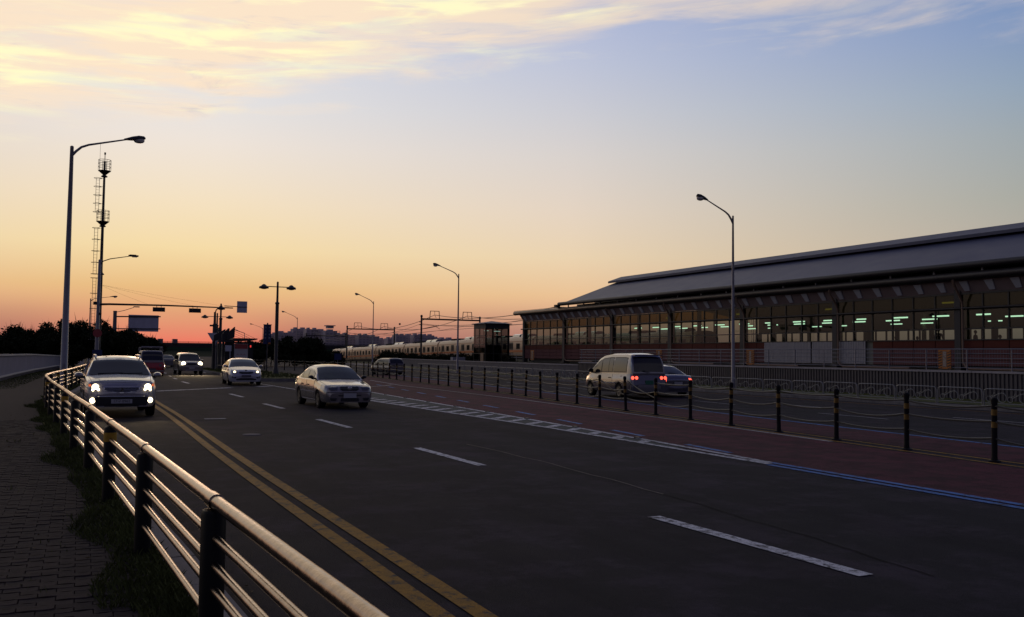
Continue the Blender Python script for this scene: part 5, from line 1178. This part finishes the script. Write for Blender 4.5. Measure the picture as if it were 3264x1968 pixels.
# silver saloon beyond it
c = Car('pale silver saloon mostly hidden behind the people carrier', 'car', 'saloon_car', (24.55, 36.0, 0), R(180 - 6), 4.5, 1.75, 1.42, 'pw_silver', [(y * 1.02, z * 1.03) for y, z in SED['zs']], [(y * 1.02, z * 1.02) for y, z in SED['zr']], [(y * 1.02, z) for y, z in SED['wf']], .23, (-1.34, 1.3), .31, .7, crown=.035)
c.top_glass('rear_window', .92, 1.58, .9); c.top_glass('windshield', -1, -.26, .94)
for a, b in ((-.5, .2), (.27, .95)): c.side_glass(a, b, .13, .84)
c.patch('tail_lamp', [(.55, .86), (.8, .84), (.8, .68), (.6, .7)], 'tailglow', .012, True, mirror=True)
MB().tube([(x_, c.fy(x_, .78, True) + .012, .78) for x_ in (-.4, -.2, 0, .2, .4)], .014, 5).build('boot_trim', 'chrome', c.t); c.patch('bumper', [(-.78, .5), (.78, .5), (.78, .3), (-.78, .3)], 'pw_silver', .03, True); c.plate(.62, '', True, w=.4, h=.14)

# small dark van beyond the fence
c = Car('small dark tall car seen from behind, beyond the distant part of the rope fence', 'car', 'small_car', (24.1, 75.9, 0), R(180 + 10), 4.2, 1.7, 1.62, 'pw_dark',
        [(-2.1, .5), (-2.06, .74), (-1.9, .86), (-1.3, .95), (2.0, .98), (2.1, .65)], [(-1.4, 1.0), (-1.0, 1.3), (-.7, 1.52), (-.3, 1.6), (1.6, 1.62), (1.85, 1.5), (2.08, 1.0)],
        [(-2.15, .8), (-1.9, .95), (-1.5, 1), (1.9, 1), (2.15, .93)], .26, (-1.35, 1.25), .32, .78)
c.top_glass('rear_window', 1.72, 2.02, .9); c.top_glass('windshield', -1.35, -.72, .93)
for a, b in ((-1.1, -.35), (-.3, .6), (.66, 1.6)): c.side_glass(a, b)
c.patch('bumper', [(-.8, .6), (.8, .6), (.8, .35), (-.8, .35)], 'pw_grey', .03, True); c.patch('tail_lamp', [(.66, .9), (.78, .9), (.78, .7), (.66, .7)], 'taildim', .014, True, mirror=True); c.mirror(-1.15, 1.05, .86, 'trim', .22, .2); c.t.scale = (.9, .88, .88)

# distant traffic beyond the junction
for i, (x, y, pt, lb) in enumerate(((9.0, 112, 'pw_grey', 'distant grey car between the red van and the beige utility car'), (7.4, 128, 'pw_red', 'distant red car in the line of traffic before the overpass'), (9.3, 146, 'pw_silver', 'most distant silver car in the line of traffic before the overpass'))):
    c = Car(lb, 'car', 'distant_car', (x, y, 0), R(180), 4.4, 1.72, 1.42, pt, SED['zs'], SED['zr'], SED['wf'], .22, (-1.32, 1.28), .3, .7, crown=.035, group='distant cars on the road')
    c.top_glass('rear_window', .92, 1.52, .88); c.side_glass(-.5, .9, .13, .84); c.patch('tail_lamp', [(.55, .86), (.8, .84), (.8, .68), (.6, .7)], 'taildim', .012, True, mirror=True)

# ------------------------------------------------------------------ overpass, apartment blocks, tower
t = thing('overpass', 'long low overpass with railings crossing the road far away', 'bridge', (10, 400, 0))
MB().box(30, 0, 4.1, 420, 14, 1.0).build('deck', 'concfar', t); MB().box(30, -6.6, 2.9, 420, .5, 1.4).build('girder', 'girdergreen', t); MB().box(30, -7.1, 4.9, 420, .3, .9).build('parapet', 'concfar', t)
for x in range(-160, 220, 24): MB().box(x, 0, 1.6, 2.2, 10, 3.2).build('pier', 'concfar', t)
for z in (5.55, 5.9): MB().tube([(-180, -7.1, z), (240, -7.1, z)], .06, 4).build('hand_rail', 'darksteel', t)
bp_ = MB().box(0, 0, .35, .1, .1, .7).mesh('rail_post', 'darksteel')
for k in range(105): link('rail_post', bp_, t, (-178 + k * 4, -7.1, 5.3))
struct(MB().grid([[(x, 404, 3.4 + .3 * math.sin(x * .05)), (x, 385, 2.2), (x, 370, -.05)] for x in range(-160, 8, 12)], flip=True).build('embankment_slope', 'slope'))
struct(MB().grid([[(x, 404, 3.4), (x, 388, 2.2), (x, 374, -.05)] for x in range(24, 200, 12)], flip=True).build('embankment_slope', 'slope'))
for px, lb in ((387, 'tiny white lorry on the overpass near the tree clump'), (422, 'tiny white lorry on the overpass above the beige utility car')):
    x = 395 * math.tan(PSI + math.atan((px - 1232) / 2187))
    l_ = thing('lorry', lb, 'lorry', (x, 395, 4.6), 0, 'lorries on the overpass'); MB().box(0, .6, 1.45, 2.0, 3.4, 1.7).build('cargo_box', 'pw_silver', l_); MB().box(0, -1.8, 1.1, 1.8, 1.3, 1.3).build('cab', 'pw_silver', l_); MB().box(0, 0, .3, 1.7, 5, .5).build('chassis', 'trim', l_)
t = thing('overpass_lamp', 'thin pole standing on the overpass under the big signboard', 'lamp post', (8.6, 393.2, 4.6)); MB().lathe(0, 0, [(.16, 0), (.1, 9)], 6).build('pole', 'darkpole', t); MB().tube([(0, 0, 9), (1.6, 0, 9.3)], .06, 5).build('arm', 'darkpole', t)
t = thing('lattice_tower', 'thin lattice aerial standing up behind the station roof ridge', 'aerial', (222, 262, 0))
for sx, sy in ((-.5, -.5), (.5, -.5), (.5, .5), (-.5, .5)): MB().tube([(sx, sy, 0), (sx, sy, 36)], .07, 4).build('leg', 'greypole', t)
br_ = MB()
for k in range(20): z = k * 1.9; br_.tube([(-.5, -.5, z), (.5, -.5, z + 1.9)], .04, 4).tube([(-.5, .5, z), (-.5, -.5, z + 1.9)], .04, 4).tube([(-.5, -.5, z), (.5, -.5, z)], .04, 4)
stuff(br_.build('lattice', 'greypole', t)); MB().box(0, 0, 36, 2.2, 2.2, .3).build('head', 'greypole', t)
for x, y, h, lb in ((-42, 420, 13.5, 'thin distant mast above the hedge line'), (-32, 400, 14.5, 'taller thin distant mast with a lamp above the hedge line')):
    t = thing('distant_mast', lb, 'mast', (x, y, 0), 0, 'thin distant masts'); MB().lathe(0, 0, [(.25, 0), (.12, h)], 6).build('pole', 'darkpole', t); MB().box(.5, 0, h, 1.2, .3, .3).build('lamp_head', 'darkpole', t)
def at_px(px, D):
    a = PSI + math.atan((px - 1232) / 2187); return (D * math.tan(a), D)
def block(px0, px1, py, D, lb, cap=None, steps=3):
    x0, y = at_px(px0, D); x1, _ = at_px(px1, D); hz = 845 + (px0 + px1 - 384) / 2 * .0115
    py += 5; dep = D * math.cos(PSI) + (x0 + x1) / 2 * math.sin(PSI); h = 1.8 + (hz - py) * dep / 2187; w = x1 - x0
    t = thing('apartment_block', lb, 'apartment block', ((x0 + x1) / 2, y, 0), 0, 'apartment blocks on the skyline')
    mb = MB(); mb.box(0, 8, h / 2, w, 16, h); mb.build('wall', 'aptwall', t)
    mb = MB()
    for k in range(steps): MB().box(-w / 2 + w * (k + .5) / steps, 8, h + .9, min(9., w / steps * (.34 + .2 * ((k * 7 + int(px0)) % 3) / 2)), 8, 1.8).build('roof_housing', 'aptwall', t)
    if cap: MB().box(0, 8, h + 4.2, w * .5, 10, 2.4).box(0, 8, h + 6, w * .75, 13, 1).build('roof_crown', 'aptwall', t)
    nf = int(h / 2.9); ncol = max(2, int(w / 4.2)); mb = MB()
    for fz in range(2, nf):
        for k in range(ncol): mb.box(-w / 2 + w * (k + .5) / ncol, -.04, 2.9 * fz + 1.2, w / ncol * .62, .3, 1.5)
    stuff(mb.build('window_rows', 'aptglass', t))
    return t
bl = [(640, 672, 800, 1150, 0, 2), (668, 712, 797, 1100, 0, 2), (706, 740, 788, 1120, 0, 2), (738, 768, 789, 1060, 0, 2), (764, 786, 792, 1100, 0, 1), (784, 812, 793, 1040, 1, 1), (810, 842, 801, 1080, 0, 2), (842, 866, 806, 1120, 0, 1), (864, 890, 803, 1060, 0, 2), (888, 914, 806, 1090, 0, 1), (912, 932, 813, 1150, 0, 1), (934, 956, 811, 1120, 0, 2), (954, 978, 803, 1060, 0, 2), (976, 1000, 804, 1100, 0, 1), (998, 1022, 803, 1060, 0, 2), (1020, 1046, 804, 1080, 0, 2), (1044, 1062, 810, 1130, 0, 1), (1060, 1094, 812, 1100, 0, 2), (1094, 1130, 816, 1150, 0, 2)]
on = ['just beside the vertical blue sign box', 'behind the tall twin lamp post', 'with stepped top near the thin street lamp head', 'with a broad roof housing, tallest in the skyline', 'between the tallest block and the crowned block', 'with a flared crown on its roof', 'sloping down beyond the crowned block', 'low, behind the third railway gantry', 'above the third gantry end mast', 'seen through the second gantry', 'lowest, in the dip of the skyline', 'right after the dip in the skyline', 'under the second gantry frame', 'narrow, between two railway gantries', 'beside the largest gantry mast', 'behind the largest gantry mast', 'above the train roof units', 'behind the pantograph wires', 'last of the skyline beside the lift tower']
for (a, b, py, D, cp, sp_), w_ in zip(bl, on): block(a, b, py, D, 'hazy grey apartment block ' + w_.replace('right after', 'just after'), cp, sp_)

# ------------------------------------------------------------------ people waiting on the platform
def person(label, x, y, seated=False, tall=1.72, rz=0.):
    t = thing('person', label, 'person', (x, y, 2.05), rz, 'people waiting on the platform'); k = tall / 1.72
    if seated: J = {'pel': (0, 0, .5), 'ch': (0, .02, .86), 'nk': (0, 0, 1.06), 'kL': (-.1, -.42, .5), 'kR': (.1, -.42, .5), 'aL': (-.1, -.42, .08), 'aR': (.1, -.42, .08), 'fL': (-.1, -.58, .04), 'fR': (.1, -.58, .04), 'hL': (-.1, 0, .48), 'hR': (.1, 0, .48)}
    else: J = {'pel': (0, 0, .95), 'ch': (0, 0, 1.28), 'nk': (0, 0, 1.47), 'kL': (-.1, -.02, .5), 'kR': (.1, -.02, .5), 'aL': (-.1, 0, .09), 'aR': (.1, 0, .09), 'fL': (-.1, -.16, .04), 'fR': (.1, -.16, .04), 'hL': (-.1, 0, .9), 'hR': (.1, 0, .9)}
    z = J['ch'][2] + .12
    J.update(sL=(-.19, 0, z), sR=(.19, 0, z), eL=(-.25, -.02, z - .28), eR=(.25, -.02, z - .28), wL=(-.22, -.2, z - .44), wR=(.22, -.2, z - .44))
    rad = dict(pel=.15, ch=.155, nk=.055, kL=.06, kR=.06, aL=.042, aR=.042, fL=.04, fR=.04, hL=.09, hR=.09, sL=.065, sR=.065, eL=.045, eR=.045, wL=.032, wR=.032)
    ks = list(J); E_ = [('pel', 'ch'), ('ch', 'nk'), ('pel', 'hL'), ('pel', 'hR'), ('hL', 'kL'), ('hR', 'kR'), ('kL', 'aL'), ('kR', 'aR'), ('aL', 'fL'), ('aR', 'fR'), ('ch', 'sL'), ('ch', 'sR'), ('sL', 'eL'), ('sR', 'eR'), ('eL', 'wL'), ('eR', 'wR')]
    me = bpy.data.meshes.new('body'); me.from_pydata([tuple(c * k for c in J[q]) for q in ks], [(ks.index(a), ks.index(b)) for a, b in E_], []); me.materials.append(MATS['cloth'])
    o = link('body', me, t); o.modifiers.new('skin', 'SKIN'); sv = me.skin_vertices[0].data
    for i, q in enumerate(ks): sv[i].radius = (rad[q] * k, rad[q] * k)
    sv[0].use_root = True; su = o.modifiers.new('sub', 'SUBSURF'); su.levels = su.render_levels = 1
    nz = J['nk'][2] * k; rows = []
    for j in range(9):
        a = math.pi * j / 8; r = .085 * math.sin(a) * (1 if j < 5 else .92); rows.append([(r * .92 * math.cos(q), r * 1.1 * math.sin(q) - .01, nz + .15 - .125 * math.cos(math.pi - a) * -1 * -1) for q in [u * math.pi / 6 for u in range(13)]])
    hd = MB().grid(rows, flip=True).box(0, -.1, nz + .14, .03, .03, .05).box(-.087, 0, nz + .14, .015, .03, .06).box(.087, 0, nz + .14, .015, .03, .06).tube([(0, 0, nz - .02), (0, 0, nz + .06)], .05, 8).build('head', 'skin', t, 60)
    rows = [[(p[0] * 1.08, p[1] * 1.08 + .012, nz + .15 + (p[2] - nz - .15) * 1.08) for p in r if True] for r in rows[(4 if rows[0][0][2] < rows[-1][0][2] else 0):][:5]]
    MB().grid(rows, flip=True).build('hair', 'trim', t, 60)
    for sg in (-1, 1):
        w_ = Vector(J['wL' if sg < 0 else 'wR']) * k; h_ = MB()
        for q in range(4): h_.tube([w_ + Vector(((q - 1.5) * .018, -.02, -.01)), w_ + Vector(((q - 1.5) * .02, -.09, -.03)), w_ + Vector(((q - 1.5) * .02, -.11 - .005 * q, -.06))], .009, 5)
        h_.box(w_.x, w_.y - .03, w_.z - .01, .075, .08, .03).tube([w_ + Vector((sg * -.035, 0, 0)), w_ + Vector((sg * -.06, -.05, -.02))], .01, 5).build('hand', 'skin', t, 60)
    return t
def plx(px, X): 
    a = PSI + math.atan((px - 1232) / 2187); return X / math.tan(a)
for px, seat, tl_, X, lb in ((1664, False, 1.7, 50.2, 'dark figure waiting by the train tail lights behind the station window'), (1824, False, 1.62, 50, 'dark figure behind the window at the edge of the grey louvres'), (2156, True, 1.75, 50.2, 'seated dark figure with a round head behind the station window'), (2208, True, 1.7, 50.2, 'seated dark figure in front of the bluish far window'),
                             (2259, False, 1.78, 50, 'tall standing dark figure beside the brown downpipe'), (2348, False, 1.66, 51.5, 'paler standing figure behind the first window past the downpipe'), (2407, True, 1.72, 50.2, 'seated dark figure past the paler standing figure')):
    person(lb, X, plx(px, X), seat, tl_, R(random.choice((60, 90, 110))))
    if seat: tag(MB().box(0, 0, .42, .5, .9, .06).box(0, -.3, .2, .4, .06, .4).box(0, .3, .2, .4, .06, .4).build('bench', 'trim', None, loc=(X - .02, plx(px, X), 2.05)), 'platform bench under the ' + lb.split(' behind')[0].split(' in front')[0].split(' past')[0] + (' by the bluish window' if px == 2208 else ' past the pale figure' if px == 2407 else ''), 'bench', 'platform benches')
